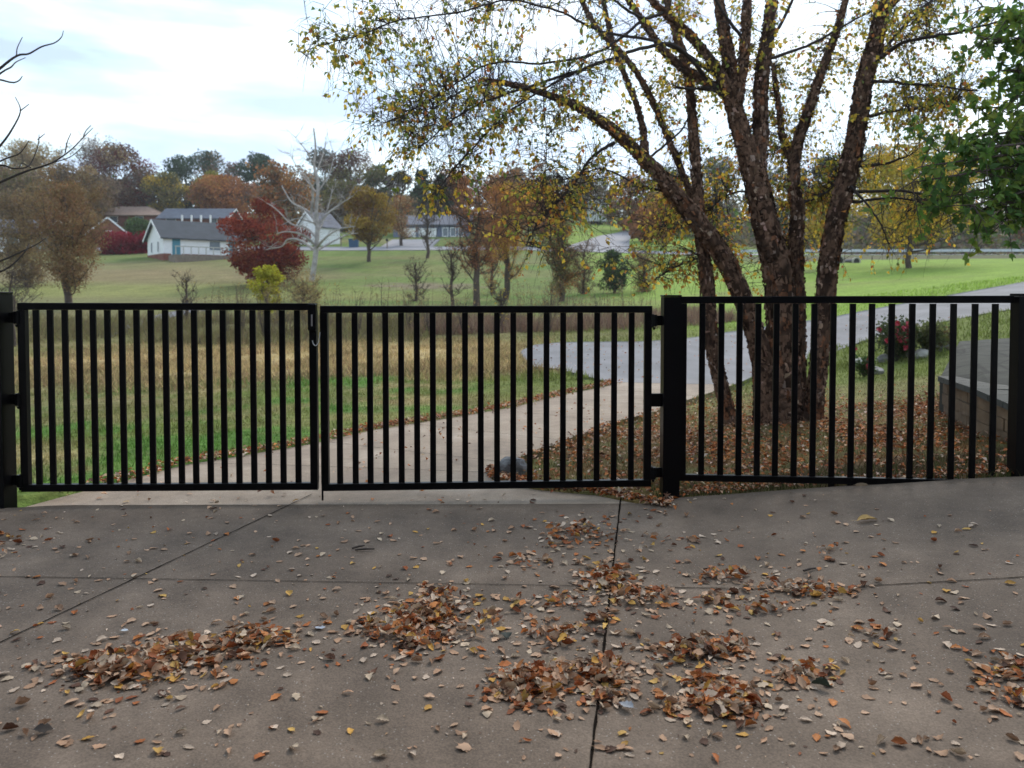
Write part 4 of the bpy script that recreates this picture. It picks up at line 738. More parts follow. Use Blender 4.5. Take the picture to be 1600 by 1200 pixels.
house('long brick ranch house with a blue-grey roof and white porch columns', 352, 359, 140, radians(-90 + 180), 7, 11.5, 2.3, 4.1, M['brick'], M['shingle2'], wins=(('l', 1.5, .8, 1.2, 1.2), ('l', 9.0, .8, 1.6, 1.2)), extra=porch, over=.8)
house('low house with a broad brown hipped roof above the brick gable house', 248, 354, 150, radians(90), 9, 14, 2.2, 4.4, M['brick'], M['shingle3'], hip=4, over=.7, wins=(('l', 3, .8, 1.5, 1.1), ('l', 8, .8, 1.5, 1.1)))
house('blue-grey ranch house with two white garage doors beyond the road', 732, 378, 118, radians(90), 8, 11.5, 2.7, 4.4, M['bluewall'], M['shingle4'], wins=(('l', .8, .9, .7, 1.2), ('l', 2.0, .9, .7, 1.2), ('l', 3.2, .9, .7, 1.2)), doors=(('l', 4.9, -.1, 2.7, 2.2, 'garage_door', M['white']), ('l', 8.1, -.1, 2.3, 2.2, 'garage_door', M['white'])), over=.5)
house('grey-green house with a white door at the left edge', 62, 398, 100, radians(90), 7, 12, 2.8, 4.8, M['greenwall'], M['shingle4'], wins=(('l', 1.0, 1.0, .5, 1.2), ('l', 2.1, 1.0, .5, 1.2)), doors=(('l', 4.3, 0, 1.0, 2.2, 'door', M['white']),), over=.5)
house('white gable house glimpsed behind the sycamore limbs', 464, 392, 108, radians(-40), 5.0, 3.6, 3.2, 5.2, M['white'], M['shingle4'], wins=(('g', 2.4, 1.2, 1.0, 1.2),), over=.3)
house('small white house far up the side street', 920, 337, 170, radians(8), 4.0, 9, 2.3, 3.6, M['white'], M['shingle'], wins=(('g', 1.2, .9, .8, .9),), over=.3)
# hedge, green shrub, bins, mailboxes, guard rail, culverts
tree('burgundy_shrub', 'long burgundy hedge between the brick gable and the white house', 185, 393, 366, 36, 96, [(.20, .018, .035), (.26, .03, .045)], n=3600, low=-.1, cardm=.22, kind='shrub', spread=1.2)
tree('burgundy_shrub', 'right end of the burgundy hedge touching the white house wall', 222, 393, 364, 24, 97, [(.20, .018, .035), (.26, .03, .045)], n=2400, low=-.1, cardm=.22, kind='shrub', spread=1.2)
tree('orange_shrub', 'small orange shrub at the left end of the burgundy hedge', 128, 396, 378, 16, 94, [(.40, .12, .05), (.35, .10, .05)], n=1400, low=-.1, cardm=.2, kind='shrub')
tree('green_shrub', 'muted green shrub between the brick gable and brown roofed house', 214, 372, 345, 26, 118, [(.10, .16, .05), (.08, .13, .05)], n=2200, low=-.1, cardm=.25, kind='shrub')
def binobj(px, py, Y, h, label):
    p = gp(px, py); p = np.array([p[0], p[1], p[2]]); s = p[1] / 100; r = empty('wheelie_bin', tuple(p), label, 'bin')
    MB().add([(p[0] - .3, p[1] - .3, p[2]), (p[0] + .3, p[1] - .3, p[2]), (p[0] + .3, p[1] + .3, p[2]), (p[0] - .3, p[1] + .3, p[2]), (p[0] - .38, p[1] - .38, p[2] + h), (p[0] + .38, p[1] - .38, p[2] + h), (p[0] + .38, p[1] + .38, p[2] + h), (p[0] - .38, p[1] + .38, p[2] + h)], [(0, 1, 5, 4), (1, 2, 6, 5), (2, 3, 7, 6), (3, 0, 4, 7), (3, 2, 1, 0), (4, 5, 6, 7)]).build('body', M['bin'], r)
    MB().box((p[0] - .42, p[1] - .44, p[2] + h + .003), (p[0] + .42, p[1] + .42, p[2] + h + .1), .03).build('lid', M['bin'], r)
    b = MB(); b.cyl((p[0] - .36, p[1] + .3, p[2] + .12), (p[0] - .3, p[1] + .3, p[2] + .12), .12, 12); b.cyl((p[0] + .3, p[1] + .3, p[2] + .12), (p[0] + .36, p[1] + .3, p[2] + .12), .12, 12); b.build('wheel', M['rubber'], r)
binobj(550, 387, 95, 1.05, 'blue wheeled bin, the left of two at the roadside by the golden tree'); binobj(556, 387, 95, 1.05, 'blue wheeled bin, the right of two at the roadside by the golden tree')
def mailbox(px, py, label):
    p = gp(px, py); r = empty('mailbox', tuple(p), label, 'mailbox'); MB().box((p[0] - .06, p[1] - .06, p[2]), (p[0] + .06, p[1] + .06, p[2] + 1.0)).build('post', M['wood'], r)
    b = MB(); b.box((p[0] - .13, p[1] - .3, p[2] + 1.003), (p[0] + .13, p[1] + .25, p[2] + 1.2), .02); b.cyl((p[0], p[1] - .3, p[2] + 1.19), (p[0], p[1] + .25, p[2] + 1.19), .128, 12); b.build('box', M['black'], r)
mailbox(533, 385, 'dark mailbox on a post left of the blue bins'); mailbox(605, 389, 'dark mailbox on a post by the drive of the blue-grey house')
gr = empty('guardrail', (24, 94.8, float(T(24, 94.8))), 'pale metal guardrail along the far road at the right', 'guardrail')
xs_ = np.arange(24, 90, 1.8); b = MB()
for i in range(len(xs_) - 1):
    z1 = float(T(xs_[i], 94.8)) + .62; z2 = float(T(xs_[i + 1], 94.8)) + .62; b.beam((xs_[i], 94.8, z1), (xs_[i + 1], 94.8, z2), .32, .08)
b.build('rail', M['rail'], gr)
for x_ in xs_: z1 = float(T(x_, 94.9)); MB().box((x_ - .06, 94.86, z1 - .1), (x_ + .06, 95.0, z1 + .7)).build('post', M['wood'], gr)
def culvert(px, py, label, rad):
    p = gp(px, py); r = empty('culvert', tuple(p), label, 'culvert'); MB().cyl((p[0], p[1], p[2] + rad * .6), (p[0], p[1] + 2.5, p[2] + rad * .6), rad, 16).build('pipe', M['black'], r)
    V = []; n = 16
    for R_ in (rad, rad * 1.35):
        for i in range(n): V.append((p[0] + cos(i * 2 * pi / n) * R_, p[1] - .1, p[2] + rad * .6 + sin(i * 2 * pi / n) * R_))
    V += [(a_, b_ + .25, c_) for a_, b_, c_ in V]; Fc = []
    for i in range(n):
        j = (i + 1) % n; Fc += [(i, j, n + j, n + i), (n + i, n + j, 3 * n + j, 3 * n + i), (2 * n + i, 2 * n + j, j, i), (3 * n + i, 3 * n + j, 2 * n + j, 2 * n + i)]
    mesh('collar', V, Fc, M['concr'], r)
culvert(1311, 411, 'dark drain pipe mouth with a pale collar at the far edge of the lawn', .38); culvert(1338, 411, 'smaller dark pipe mouth just right of the pale collared one', .28)
# ---------------------------------------------------------------- rock, flower bed, retaining wall
def rock(name, c, s, label, m_, cat='rock', seed=1, group=None):
    r = np.random.default_rng(seed); nu, nv = 14, 22; V = []
    dirs = rdir(9, r); amp = r.uniform(.72, .98, 9)
    for i in range(nu + 1):
        for j in range(nv):
            th = pi * i / nu; ph = 2 * pi * j / nv; d = np.array([sin(th) * cos(ph), sin(th) * sin(ph), cos(th)]); k = min([1.1] + [a_ / max(d.dot(q), 1e-3) for q, a_ in zip(dirs, amp) if d.dot(q) > 0]); k += r.normal(0, .018)
            V.append(np.array(c) + d * k * np.array(s))
    Fc = [(i * nv + j, i * nv + (j + 1) % nv, (i + 1) * nv + (j + 1) % nv, (i + 1) * nv + j) for i in range(nu) for j in range(nv)]
    return tag(mesh(name, V, Fc, m_, origin=tuple(c)), label, cat, group)
p = gp(801, 748); rock('boulder', (p[0], p[1] + .1, .07), (.115, .10, .105), 'angular grey rock at the tip of the leaf-covered bed behind the gate', M['boulder'], seed=4)
p = gp(897, 772); rock('stone', (p[0] + 2.15, p[1] - .23, float(T(p[0] + 2.15, p[1] - .23)) + .02), (.05, .035, .035), 'small tan stone at the slab edge below the fence', M['wallblk'], seed=9)
# bed stones
for i, (px, py, s) in enumerate(((1345, 572, .17), (1385, 566, .17), (1410, 560, .2), (1440, 560, .2), (1478, 548, .17), (1368, 585, .15))):
    q = gp(px, py); rock('bed_stone', (q[0], q[1], q[2] + .05), (s * 1.05, s * .75, s * .6), ['flat pale stone at the left tip of the rose bed', 'dark flat stone left of the rose bush', 'grey stone in front of the rose bush', 'white-topped stone right of the rose bush centre', 'brownish stone at the right end of the rose bed', 'low brown stone nearest the lawn in the rose bed'][i], M['concr'] if i in (0, 3) else M['stone'], 'stone', seed=20 + i, group='stones edging the rose bed')
def shrub(name, label, px, py, top, hw, n, cols, flowers=0, seed=1, cm=.06):
    q = gp(px, py); Y = q[1]; r = np.random.default_rng(seed); H = P(px, top, Y)[2] - q[2]; R = hw * Y / F; root = empty(name, tuple(q), label, 'shrub'); pa = []; tips = []
    for i in range(34):
        az = r.uniform(0, 2 * pi); rr = R * r.uniform(.2, 1); e_ = q + np.array([cos(az) * rr, sin(az) * rr, H * r.uniform(.45, 1)]); m_ = q * .5 + e_ * .5 + np.array([0, 0, .12 * H]); s_ = smooth_path([q, m_, e_], 7); pa.append((s_, np.linspace(.012, .004, 7))); tips += list(s_[2:])
    V, Fq = tubes(pa, 5); mesh('stem', V, Fq, M['bark2'], root)
    tips = np.array(tips); pos = tips[r.integers(0, len(tips), n)] + r.normal(0, .13 * R + .02, (n, 3)); pos[:, 2] = np.maximum(pos[:, 2], q[2] + .03); sz = r.uniform(.6, 1.4, n) * cm; V, Fq = cards(pos, rdir(n, r), rdir(n, r), sz, sz * .7); mesh('foliage', V, Fq, M['leaf'], root, col=np.repeat(pick(cols, n, r), 4, 0))
    tops = tips[tips[:, 2] > q[2] + .35 * H]
    for i in range(flowers):
        c_ = tops[r.integers(0, len(tops))] + np.array([r.normal(0, .05) - .1 * R, -.35 * R - .06, r.normal(0, .05) + .04]) ; m = 14; d = rdir(m, r); sz = np.full(m, .060); V, Fq = cards(np.repeat(c_[None], m, 0), d, rdir(m, r), sz, sz * .9, .3); mesh('flower', V, Fq, M['pink'], root)
    return root
shrub('rose_bush', 'rose bush with red-pink blooms in the stone-edged bed beyond the fence', 1402, 565, 500, 36, 3200, [(.06, .09, .03), (.10, .11, .05), (.045, .07, .03)], 30, 3)
shrub('olive_shrub', 'olive shrub without flowers right of the rose bush', 1452, 557, 503, 24, 1500, [(.13, .14, .05), (.10, .12, .05)], 0, 5)
shrub('brown_shrub', 'small brownish shrub at the right end of the rose bed', 1474, 549, 512, 13, 600, [(.18, .13, .06), (.14, .13, .06)], 0, 7)
shrub('rose_bush', 'small sprawling rose with a few pink blooms at the left tip of the bed', 1350, 590, 558, 16, 350, [(.06, .10, .03)], 5, 9)
# retaining wall: two arms of a raised terrace
def wallrun(a, b, z0a, z0b, z1a, z1b, th, side):
    m = MB(); a = np.array(a); b = np.array(b); ln = np.linalg.norm(b - a); d = (b - a) / ln; nr = np.array([-d[1], d[0]]) * side; rows = 4
    for r_ in range(rows):
        k = 0.; i = 0
        while k < ln - .02:
            w_ = min(.38 if (i or r_ % 2 == 0) else .19, ln - k); t0 = k / ln; t1 = (k + w_) / ln; q = []
            for t_, s_ in ((t0, .004), (t1, -.004)):
                lo_ = z0a + (z0b - z0a) * t_; hi_ = z1a + (z1b - z1a) * t_; q.append((a + (b - a) * t_ + d * s_, lo_ + (hi_ - lo_) * r_ / rows + .003, lo_ + (hi_ - lo_) * (r_ + 1) / rows - .003))
            j = random.uniform(-.012, .012); V = []
            for dep in (j, -th):
                for (pp, zl, zh) in q: V += [(*(pp + nr * dep), zl), (*(pp + nr * dep), zh)]
            m.add(V, [(0, 2, 3, 1), (4, 5, 7, 6), (0, 1, 5, 4), (2, 6, 7, 3), (1, 3, 7, 5), (0, 4, 6, 2)]); k += w_; i += 1
    return m
A_ = P(1474, 650, 8.2)[:2]; B_ = P(1476, 640, 8.2)[:2]
A_ = np.array([P(1473, 600, 8.3)[0], 8.3]); B_ = np.array([P(1500, 600, 8.0)[0], 8.0]); C0 = np.array([P(1530, 600, 7.0)[0], 7.0]); D_ = np.array([P(1640, 600, 5.9)[0] + .1, 5.9])
rw = empty('retaining_wall', (A_[0], A_[1], float(T(*A_))), 'low tan block retaining wall with dark grey coping behind the fence at the right', 'wall')
def zt(pt, py, px): return float(P(px, py, pt[1])[2])
zA, zB, zC, zD = zt(A_, 592, 1473), zt(B_, 585, 1500), zt(C0, 612, 1530), zt(D_, 665, 1620)
E_ = np.array([A_[0] + .25, 10.5])
for (s, e_, z1, z2) in ((A_, C0, zA + .0, zC), (C0, D_, zC, zD - .02)):
    wallrun(s, e_, float(T(*s)) - .1, float(T(*e_)) - .1, z1 - .03, z2 - .03, .22, -1).build('wall', M['wallblk'], rw)
    q = MB(); m_ = 4
    d = (e_ - s) / np.linalg.norm(e_ - s); nr = np.array([d[1], -d[0]]) * -1; k = 5
    for i in range(k):
        f0, f1 = i / k, (i + 1) / k; s0 = s + (e_ - s) * f0 + d * .004; s1 = s + (e_ - s) * f1 - d * .004; za = z1 + (z2 - z1) * f0; zb = z1 + (z2 - z1) * f1; V = []
        for (pp, zz) in ((s0, za), (s1, zb)):
            for dep in (-.05, .34): V += [(*(pp + nr * dep), zz - .027), (*(pp + nr * dep), zz + .03)]
        q.add(V, [(0, 2, 3, 1), (4, 5, 7, 6), (0, 1, 5, 4), (2, 6, 7, 3), (1, 3, 7, 5), (0, 4, 6, 2)])
    q.build('coping', M['coping'], rw)
# paved terrace behind the wall
tv = [(A_[0] + .05, A_[1] + .15, zA - .01), (C0[0] + .22, C0[1] + .1, zC - .01), (D_[0] + .25, D_[1] + .1, zD - .03), (9, 6.2, 1.05), (9, 10.3, 1.15), (A_[0] + 1.4, 10.4, .95)]
tb = [(a_, b_, c_ - 1.2) for a_, b_, c_ in tv]; tag(mesh('terrace', tv + tb, [tuple(range(5, -1, -1))[::-1]] + [(i, (i + 1) % 6, 6 + (i + 1) % 6, 6 + i) for i in range(6)], M['flag']), kind='structure')
# ---------------------------------------------------------------- grass, meadow, reeds
def blades(name, label, n, xr, yr, h, wdt, colf, seed, maskf=None, lean=.35, expo=1.):
    r = np.random.default_rng(seed); y = yr[0] * (yr[1] / yr[0]) ** (r.random(n) ** expo); x = r.uniform(*xr, n)
    u = x / y; k = (np.abs(u) < .78) & ~paved(x, y)
    if maskf is not None: k &= maskf(x, y, r)
    x, y = x[k], y[k]; n = len(x); z = T(x, y) + .005; hh = h * r.uniform(.5, 1.4, n); a = r.uniform(0, 2 * pi, n); w_ = wdt * r.uniform(.6, 1.4, n); L_ = r.normal(0, lean, (n, 2)) * hh[:, None]
    b0 = np.c_[x - np.cos(a) * w_, y - np.sin(a) * w_, z]; b1_ = np.c_[x + np.cos(a) * w_, y + np.sin(a) * w_, z]; tp = np.c_[x + L_[:, 0], y + L_[:, 1], z + hh]
    V = np.stack([b0, b1_, tp], 1).reshape(-1, 3); Fq = np.arange(3 * n).reshape(-1, 3); c = colf(x, y, r, n)
    return tag(mesh(name, V, Fq, M['grass'], col=np.repeat(c, 3, 0)), label, 'grass', kind='stuff')
def cg(x, y, r, n): return gcol(x, y) * r.uniform(.85, 1.9, (n, 1))
blades('lawn_grass', 'short mown grass around the concrete path', 90000, (-9, 9), (6.0, 16), .05, .006, cg, 1)
blades('lawn_grass', 'rough grass of the mid-distance meadow', 60000, (-22, 22), (14, 34), .11, .014, cg, 2)
def mb_(x, y, r): return r.random(len(x)) < blob(x, y, -6.5, 21, 9.5, 5.5, .8, .3, 4) * (vnoise(x, y, .8, 40) > .3)
blades('meadow_grass', 'tall tan dry grass behind the gate', 70000, (-18, 4), (14, 27), .15, .012, lambda x, y, r, n: pick([TAN * 1.45, TAN * 1.2, OLIVE * 1.5, SOIL * 2], n, r, .3) * (.55 + .9 * vnoise(x, y * 2, 1.2, 44))[:, None], 3, mb_, .6)
def mr_(x, y, r): return r.random(len(x)) < np.clip(vnoise(x, y, .5, 41) * 2 - .3, 0, 1)
blades('reeds', 'reddish brown reeds and dead stalks along the creek', 15000, (-4, 8.8), (29, 36), .5, .015, lambda x, y, r, n: pick([(.20, .12, .09), (.26, .17, .12), (.15, .10, .08), (.30, .22, .14)], n, r), 4, mr_, .4)
blades('reeds', 'olive and brown brush in front of the far left lawn', 20000, (-24, -3), (26, 38), .42, .016, lambda x, y, r, n: pick([(.16, .14, .06), (.22, .17, .09), (.12, .10, .06), (.20, .19, .07)], n, r), 5, mr_, .5)
# bare saplings in the creek brush
for i, (px, top, hw, Y) in enumerate(((355, 455, 14, 30), (378, 440, 16, 31), (412, 452, 14, 29), (440, 455, 14, 30), (598, 440, 14, 31), (560, 452, 14, 29), (640, 450, 16, 30), (668, 458, 12, 29), (725, 455, 14, 29), (858, 440, 18, 29), (935, 452, 14, 31))):
    rr_ = np.random.default_rng(600 + i); X = (px - 800) / F * Y; gz = float(T(X, Y)); tz = P(px, top, Y)[2]; root = empty('sapling', (X, Y, gz), ['thin bare sapling leftmost in the creek brush', 'bare sapling with forked stems below the white house', 'bare grey sapling under the bright yellow bush', 'bare sapling under the tan seeding shrub', 'tall thin sapling left of centre behind the right gate leaf', 'bare sapling just right of the gate gap', 'multi-stemmed bare sapling left of the slender lawn tree', 'short bare sapling in the reeds below the slender lawn tree', 'bare sapling below the tall brown tree', 'fan of bare stems below the dark bushy tree', 'bare stems rising from the reddish reeds'][i], 'sapling', 'bare saplings in the creek brush'); pa = []
    for k in range(9):
        az = rr_.uniform(0, 2 * pi); e_ = np.array([X + cos(az) * hw * Y / F * rr_.uniform(.2, 1), Y + sin(az) * .3, gz + (tz - gz) * rr_.uniform(.55, 1)]); q = smooth_path([(X, Y, gz - .05), ((X + e_[0]) / 2 - .02, (Y + e_[1]) / 2, gz + (e_[2] - gz) * .45), e_], 6); pa.append((q, np.linspace(.016, .004, 6)))
        for _ in range(3): b_ = q[rr_.integers(2, 6)]; d = rdir(1, rr_)[0]; d[2] = abs(d[2]); pa.append((np.array([b_, b_ + d * .12, b_ + d * .25 + np.array([0, 0, .05])]), [.006, .004, .002]))
    V, Fq = tubes(pa, 4); mesh('stem', V, Fq, M['bark2'], root)
rb = np.random.default_rng(321); pa = []; hp = []
for i in range(750):
    Y = rb.uniform(28, 37); X = rb.uniform(-.42, .19) * Y; 
    if vnoise(X, Y, .45, 91) < .42: continue
    g_ = float(T(X, Y)); H = rb.uniform(.8, 2.0) * (1 if rb.random() < .6 else .6); e_ = np.array([X + rb.normal(0, .14) * H, Y, g_ + H]); q = smooth_path([(X, Y, g_ - .03), ((X + e_[0]) / 2 + rb.normal(0, .03), Y, g_ + H * .5), e_], 6); pa.append((q, np.linspace(.010, .003, 6)))
    for _ in range(5): b_ = q[rb.integers(2, 6)]; d = rdir(1, rb)[0] * np.array([1, 1, .6]); d[2] = abs(d[2]) + .3; e2 = b_ + d * rb.uniform(.12, .4); pa.append((np.array([b_, (b_ + e2) / 2, e2]), [.005, .004, .002])); hp.append(e2)
V, Fq = tubes(pa, 4); hp = np.array(hp); hp = np.repeat(hp, 2, 0) + rb.normal(0, .03, (len(hp) * 2, 3)); V2, F2 = cards(hp, rdir(len(hp), rb), rdir(len(hp), rb), rb.uniform(.03, .08, len(hp)), rb.uniform(.02, .05, len(hp)))
F2q = np.c_[F2, F2[:, 2]]; cc = np.r_[np.tile([.20, .15, .10], (len(V), 1)), np.repeat(pick([(.40, .28, .12), (.30, .22, .10), (.45, .34, .10), (.22, .14, .09)], len(hp), rb), 4, 0)]
tag(mesh('brush', np.r_[V, V2], [tuple(f) for f in Fq] + [tuple(f + len(V)) for f in F2], M['grass'], col=cc), 'thin bare stems and seed heads of the creek brush', 'brush', kind='stuff')
# ---------------------------------------------------------------- dead leaves
LCOL = {'tan': [(.44, .26, .16), (.37, .22, .135), (.50, .32, .21)], 'rust brown': [(.40, .125, .035), (.30, .09, .032), (.46, .17, .05)], 'pale': [(.55, .42, .32), (.50, .38, .27)], 'golden': [(.52, .28, .06), (.55, .33, .09)], 'dark brown': [(.085, .04, .025), (.13, .058, .033)]}
CN = ['tan', 'rust brown', 'pale', 'golden', 'dark brown']
def leafshape(kind, r):
    """curled ovate leaf about 1 long; returns V (k,3), F"""
    n = 9; t = np.linspace(0, 1, n); wd = .33 * np.sin(pi * np.clip(t, 0, 1) ** .8) ** .8 * (1 + .12 * np.sin(t * 31 + r.uniform(0, 6))); wd[0] = .0; wd[-1] = 0
    wd = wd * r.uniform(.65, 1.2); curl = r.uniform(-.2, 1.0) * (1.2 if kind == 'curl' else .5); bend = r.uniform(-.3, .6) * (1.3 if kind == 'curl' else .5); tw_ = r.uniform(-.5, .5)
    V = []
    for i, a_ in enumerate(t):
        zc = bend * (a_ - .5) ** 2 * 1.2; ss = tw_ * (a_ - .5)
        for s_ in (-1, -.5, 0, .5, 1):
            y_ = s_ * wd[i]; z_ = zc + curl * abs(s_) ** 1.5 * wd[i] * 1.1 + ss * y_ + r.normal(0, .008); V.append((a_ - .5, y_ * (1 - .25 * abs(curl) * abs(s_)) * (r.uniform(.72, 1.22) if abs(s_) == 1 else 1), z_))
    F_ = [(i * 5 + j, i * 5 + 5 + j, i * 5 + 6 + j, i * 5 + 1 + j) for i in range(n - 1) for j in range(4)]
    b_ = len(V); z0_ = V[2][2]; V += [(-.49, -.012, z0_), (-.49, .012, z0_), (-.78, .05 - .008, z0_ + .02), (-.78, .05 + .008, z0_ + .02)]; F_.append((b_, b_ + 1, b_ + 3, b_ + 2))
    V = np.array(V); V[:, 2] -= V[:, 2].min(); return V, F_
rl = np.random.default_rng(99); SH = [leafshape('curl' if i % 2 else 'flat', rl) for i in range(40)]
zones = [('lower left pile', [(190, 1055, 95, 30, 300), (290, 1030, 85, 28, 210), (395, 1005, 65, 20, 150), (140, 1050, 40, 14, 50)]), ('middle pile', [(640, 990, 62, 38, 340), (690, 950, 50, 26, 130), (745, 985, 60, 25, 70), (570, 985, 30, 12, 30), (670, 965, 30, 22, 90)]),
         ('upper joint pile', [(905, 838, 60, 22, 130), (820, 885, 50, 12, 35), (870, 850, 25, 10, 25), (1000, 850, 60, 20, 25)]), ('pile where joints cross', [(950, 915, 42, 26, 190), (1005, 942, 55, 18, 110), (890, 945, 35, 16, 50), (865, 1000, 40, 22, 70), (940, 978, 30, 12, 35), (820, 950, 40, 14, 25)]),
         ('lower joint pile', [(825, 1080, 50, 34, 260), (870, 1065, 50, 26, 110), (945, 1058, 40, 26, 160), (945, 1100, 22, 22, 40)]), ('centre right pile', [(1090, 1025, 70, 20, 190), (1150, 1015, 20, 22, 40), (1130, 1105, 65, 26, 190), (1100, 1075, 50, 14, 50), (1050, 1110, 22, 14, 25)]),
         ('cross joint drift', [(1130, 905, 55, 12, 70), (1230, 928, 85, 14, 100), (1190, 955, 60, 12, 50), (1130, 945, 60, 14, 40), (1300, 930, 50, 10, 25), (1260, 1055, 70, 14, 45), (1240, 1075, 40, 12, 25), (1370, 1000, 60, 20, 20), (1280, 865, 40, 14, 14), (1085, 850, 20, 8, 14)]),
         ('right edge pile', [(1570, 1055, 38, 26, 60), (1580, 1095, 30, 16, 30), (1555, 1040, 50, 10, 14)]), ('left edge drift', [(10, 848, 50, 10, 40), (-10, 870, 40, 8, 10)])]
LV = []   # px,py,h,zone
for zi, (zn, el) in enumerate(zones):
    for (cx, cy, rx, ry, cnt) in el:
        for _ in range(int(cnt * 1.25)):
            while True:
                a_, b_ = rl.normal(0, .56, 2) if rl.random() < .86 else rl.normal(0, 1.1, 2)
                if a_ * a_ + b_ * b_ < 5: break
            LV.append((cx + a_ * rx, cy + b_ * ry, max(0, 1 - (a_ * a_ + b_ * b_)) * (.030 if cnt > 60 else .012), ('far ' if b_ < 0 else 'near ') + ('left' if a_ < 0 else 'right') + (' rim of ' if a_ * a_ + b_ * b_ > .45 else ' part of ') + zn))
for _ in range(1250):
    py = 800 + 395 * rl.random() ** 1.25; px = rl.uniform(-10, 1610)
    if rl.random() < .30 and px < 800 and py > 1050: continue
    if px > 1100 and py < 870 and rl.random() < .45: continue
    zn = 'left part of the slab' if px < 500 else 'middle part of the slab' if px < 960 else 'right part of the slab'
    LV.append((px, py, 0, zn + (' near the gate' if py < 900 else ' halfway to the gate' if py < 1020 else ' close to the camera')))
for _ in range(70): LV.append((rl.uniform(100, 1300), rl.uniform(772, 800), 0, 'strip under the gate'))
leafdat = []
for (px, py, h, zn) in LV:
    if py < 775: continue
    q = gp(px, py); c_ = 'tan' if rl.random() < (.36 if h == 0 else .24) else rl.choice(['rust brown', 'pale', 'golden', 'dark brown'], p=[.46, .32, .10, .12])
    if h == 0 and c_ == 'rust brown' and rl.random() < .45: c_ = 'tan'
    s_ = (rl.uniform(.036, .064) if rl.random() < .6 else rl.uniform(.016, .034)) * (.9 if h == 0 else .95); tilt = (rl.normal(0, .12), rl.normal(0, .12)) if h < .005 else (rl.normal(0, .38), rl.normal(0, .38))
    hz = h * rl.uniform(.1, 1.0); leafdat.append((q[0], q[1], float(T(q[0], q[1])) + .0195 + hz + (abs(tilt[0]) + abs(tilt[1])) * s_ * .25, s_, rl.uniform(0, 2 * pi), tilt, int(rl.integers(0, 40)), str(c_), zn, py))
def rotm(a, tx, ty):
    ca, sa = cos(a), sin(a); cx, sx = cos(tx), sin(tx); cy, sy = cos(ty), sin(ty)
    return np.array([[ca, -sa, 0], [sa, ca, 0], [0, 0, 1]]) @ np.array([[1, 0, 0], [0, cx, -sx], [0, sx, cx]]) @ np.array([[cy, 0, sy], [0, 1, 0], [-sy, 0, cy]])
order = sorted(range(len(leafdat)), key=lambda i: leafdat[i][3] / leafdat[i][1] * (0 if leafdat[i][9] > 1198 or not (-.66 < leafdat[i][0] / leafdat[i][1] < .66) else 1), reverse=True)
ind = set(order[:290]); shared = {}
Vs, Fs, Cs, nb = [], [], [], 0
for i, (x_, y_, z_, s_, a_, tl, si, cn, zn, py) in enumerate(leafdat):
    if i in ind:
        key = (si, cn)
        if key not in shared:
            V, F_ = SH[si]; me = bpy.data.meshes.new('fallen_leaf'); me.from_pydata([tuple(v) for v in V], [], F_); at = me.color_attributes.new('tint', 'FLOAT_COLOR', 'POINT'); c_ = np.ones((len(V), 4), np.float32); c_[:, :3] = np.array(LCOL[cn][si % len(LCOL[cn])]) * rl.uniform(.8, 1.15); at.data.foreach_set('color', c_.ravel()); me.materials.append(M['dry']); me.polygons.foreach_set('use_smooth', np.ones(len(me.polygons), bool)); shared[key] = me
        o = bpy.data.objects.new('fallen_leaf', shared[key]); COL.objects.link(o); o.location = (x_, y_, z_); o.scale = (s_, s_, s_); o.rotation_euler = (tl[0], tl[1], a_)
        where = ('at the ' if 'pile' in zn or 'drift' in zn else 'loose on ') + zn; size = 'small' if s_ < .040 else 'medium' if s_ < .050 else 'large'; lie = 'curled' if si % 2 else 'flat'
        shade = {'tan': ['tan', 'light brown', 'beige'], 'rust brown': ['rust brown', 'dark rust', 'orange rust'], 'pale': ['pale', 'cream tan'], 'golden': ['golden', 'yellow'], 'dark brown': ['dark brown', 'brown']}[cn]; shade = shade[si % len(shade)]
        tag(o, f'{size} {lie} {shade} leaf {where}', 'leaf', 'fallen leaves on the driveway')
    else:
        V, F_ = SH[si]; V = V @ rotm(a_, *tl).T * s_ + np.array([x_, y_, z_]); Vs.append(V); Fs.append(np.array(F_) + nb); nb += len(V); Cs.append(np.tile(np.array(LCOL[cn][si % len(LCOL[cn])]) * rl.uniform(.7, 1.25), (len(V), 1)))
tag(mesh('fallen_leaves', np.concatenate(Vs), np.concatenate(Fs), M['dry'], col=np.concatenate(Cs), smooth=True), 'many small dry leaves drifted over the driveway', 'leaves', kind='stuff')
def single(px, py, s_, a_, tl, si, col, label, hz=.0):
    V, F_ = SH[si]; q = gp(px, py); c_ = np.array([q[0], q[1], float(T(q[0], q[1])) + .02 + hz]); tag(mesh('fallen_leaf', V @ rotm(a_, *tl).T * s_ + c_, np.array(F_), M['dry'], col=np.tile(col, (len(V), 1)), smooth=True, origin=tuple(c_)), label, 'leaf')
single(68, 1153, .062, .3, (.35, .2), 3, (.03, .022, .018), 'blackish curled leaf in the bottom left corner', .01); single(978, 1116, .065, 2.4, (0, .05), 2, (.30, .31, .34), 'smooth blue-grey leaf just right of the long joint', .012); single(1282, 1083, .075, 2.5, (.3, .1), 5, (.045, .06, .045), 'large dark green curled leaf right of centre', .01)
single(1355, 820, .15, .2, (.1, .0), 4, (.50, .32, .12), 'large golden tan leaf alone on the upper right slab', .01); single(500, 990, .05, 0, (0, 0), 6, (.42, .45, .52), 'small grey-blue leaf between the left and middle piles', .008); single(790, 1003, .06, .5, (.3, .2), 7, (.03, .04, .035), 'dark green crumpled leaf right of the middle pile', .01); single(195, 995, .035, 0, (0, 0), 8, (.65, .68, .72), 'tiny white scrap-like leaf above the lower left pile', .008)
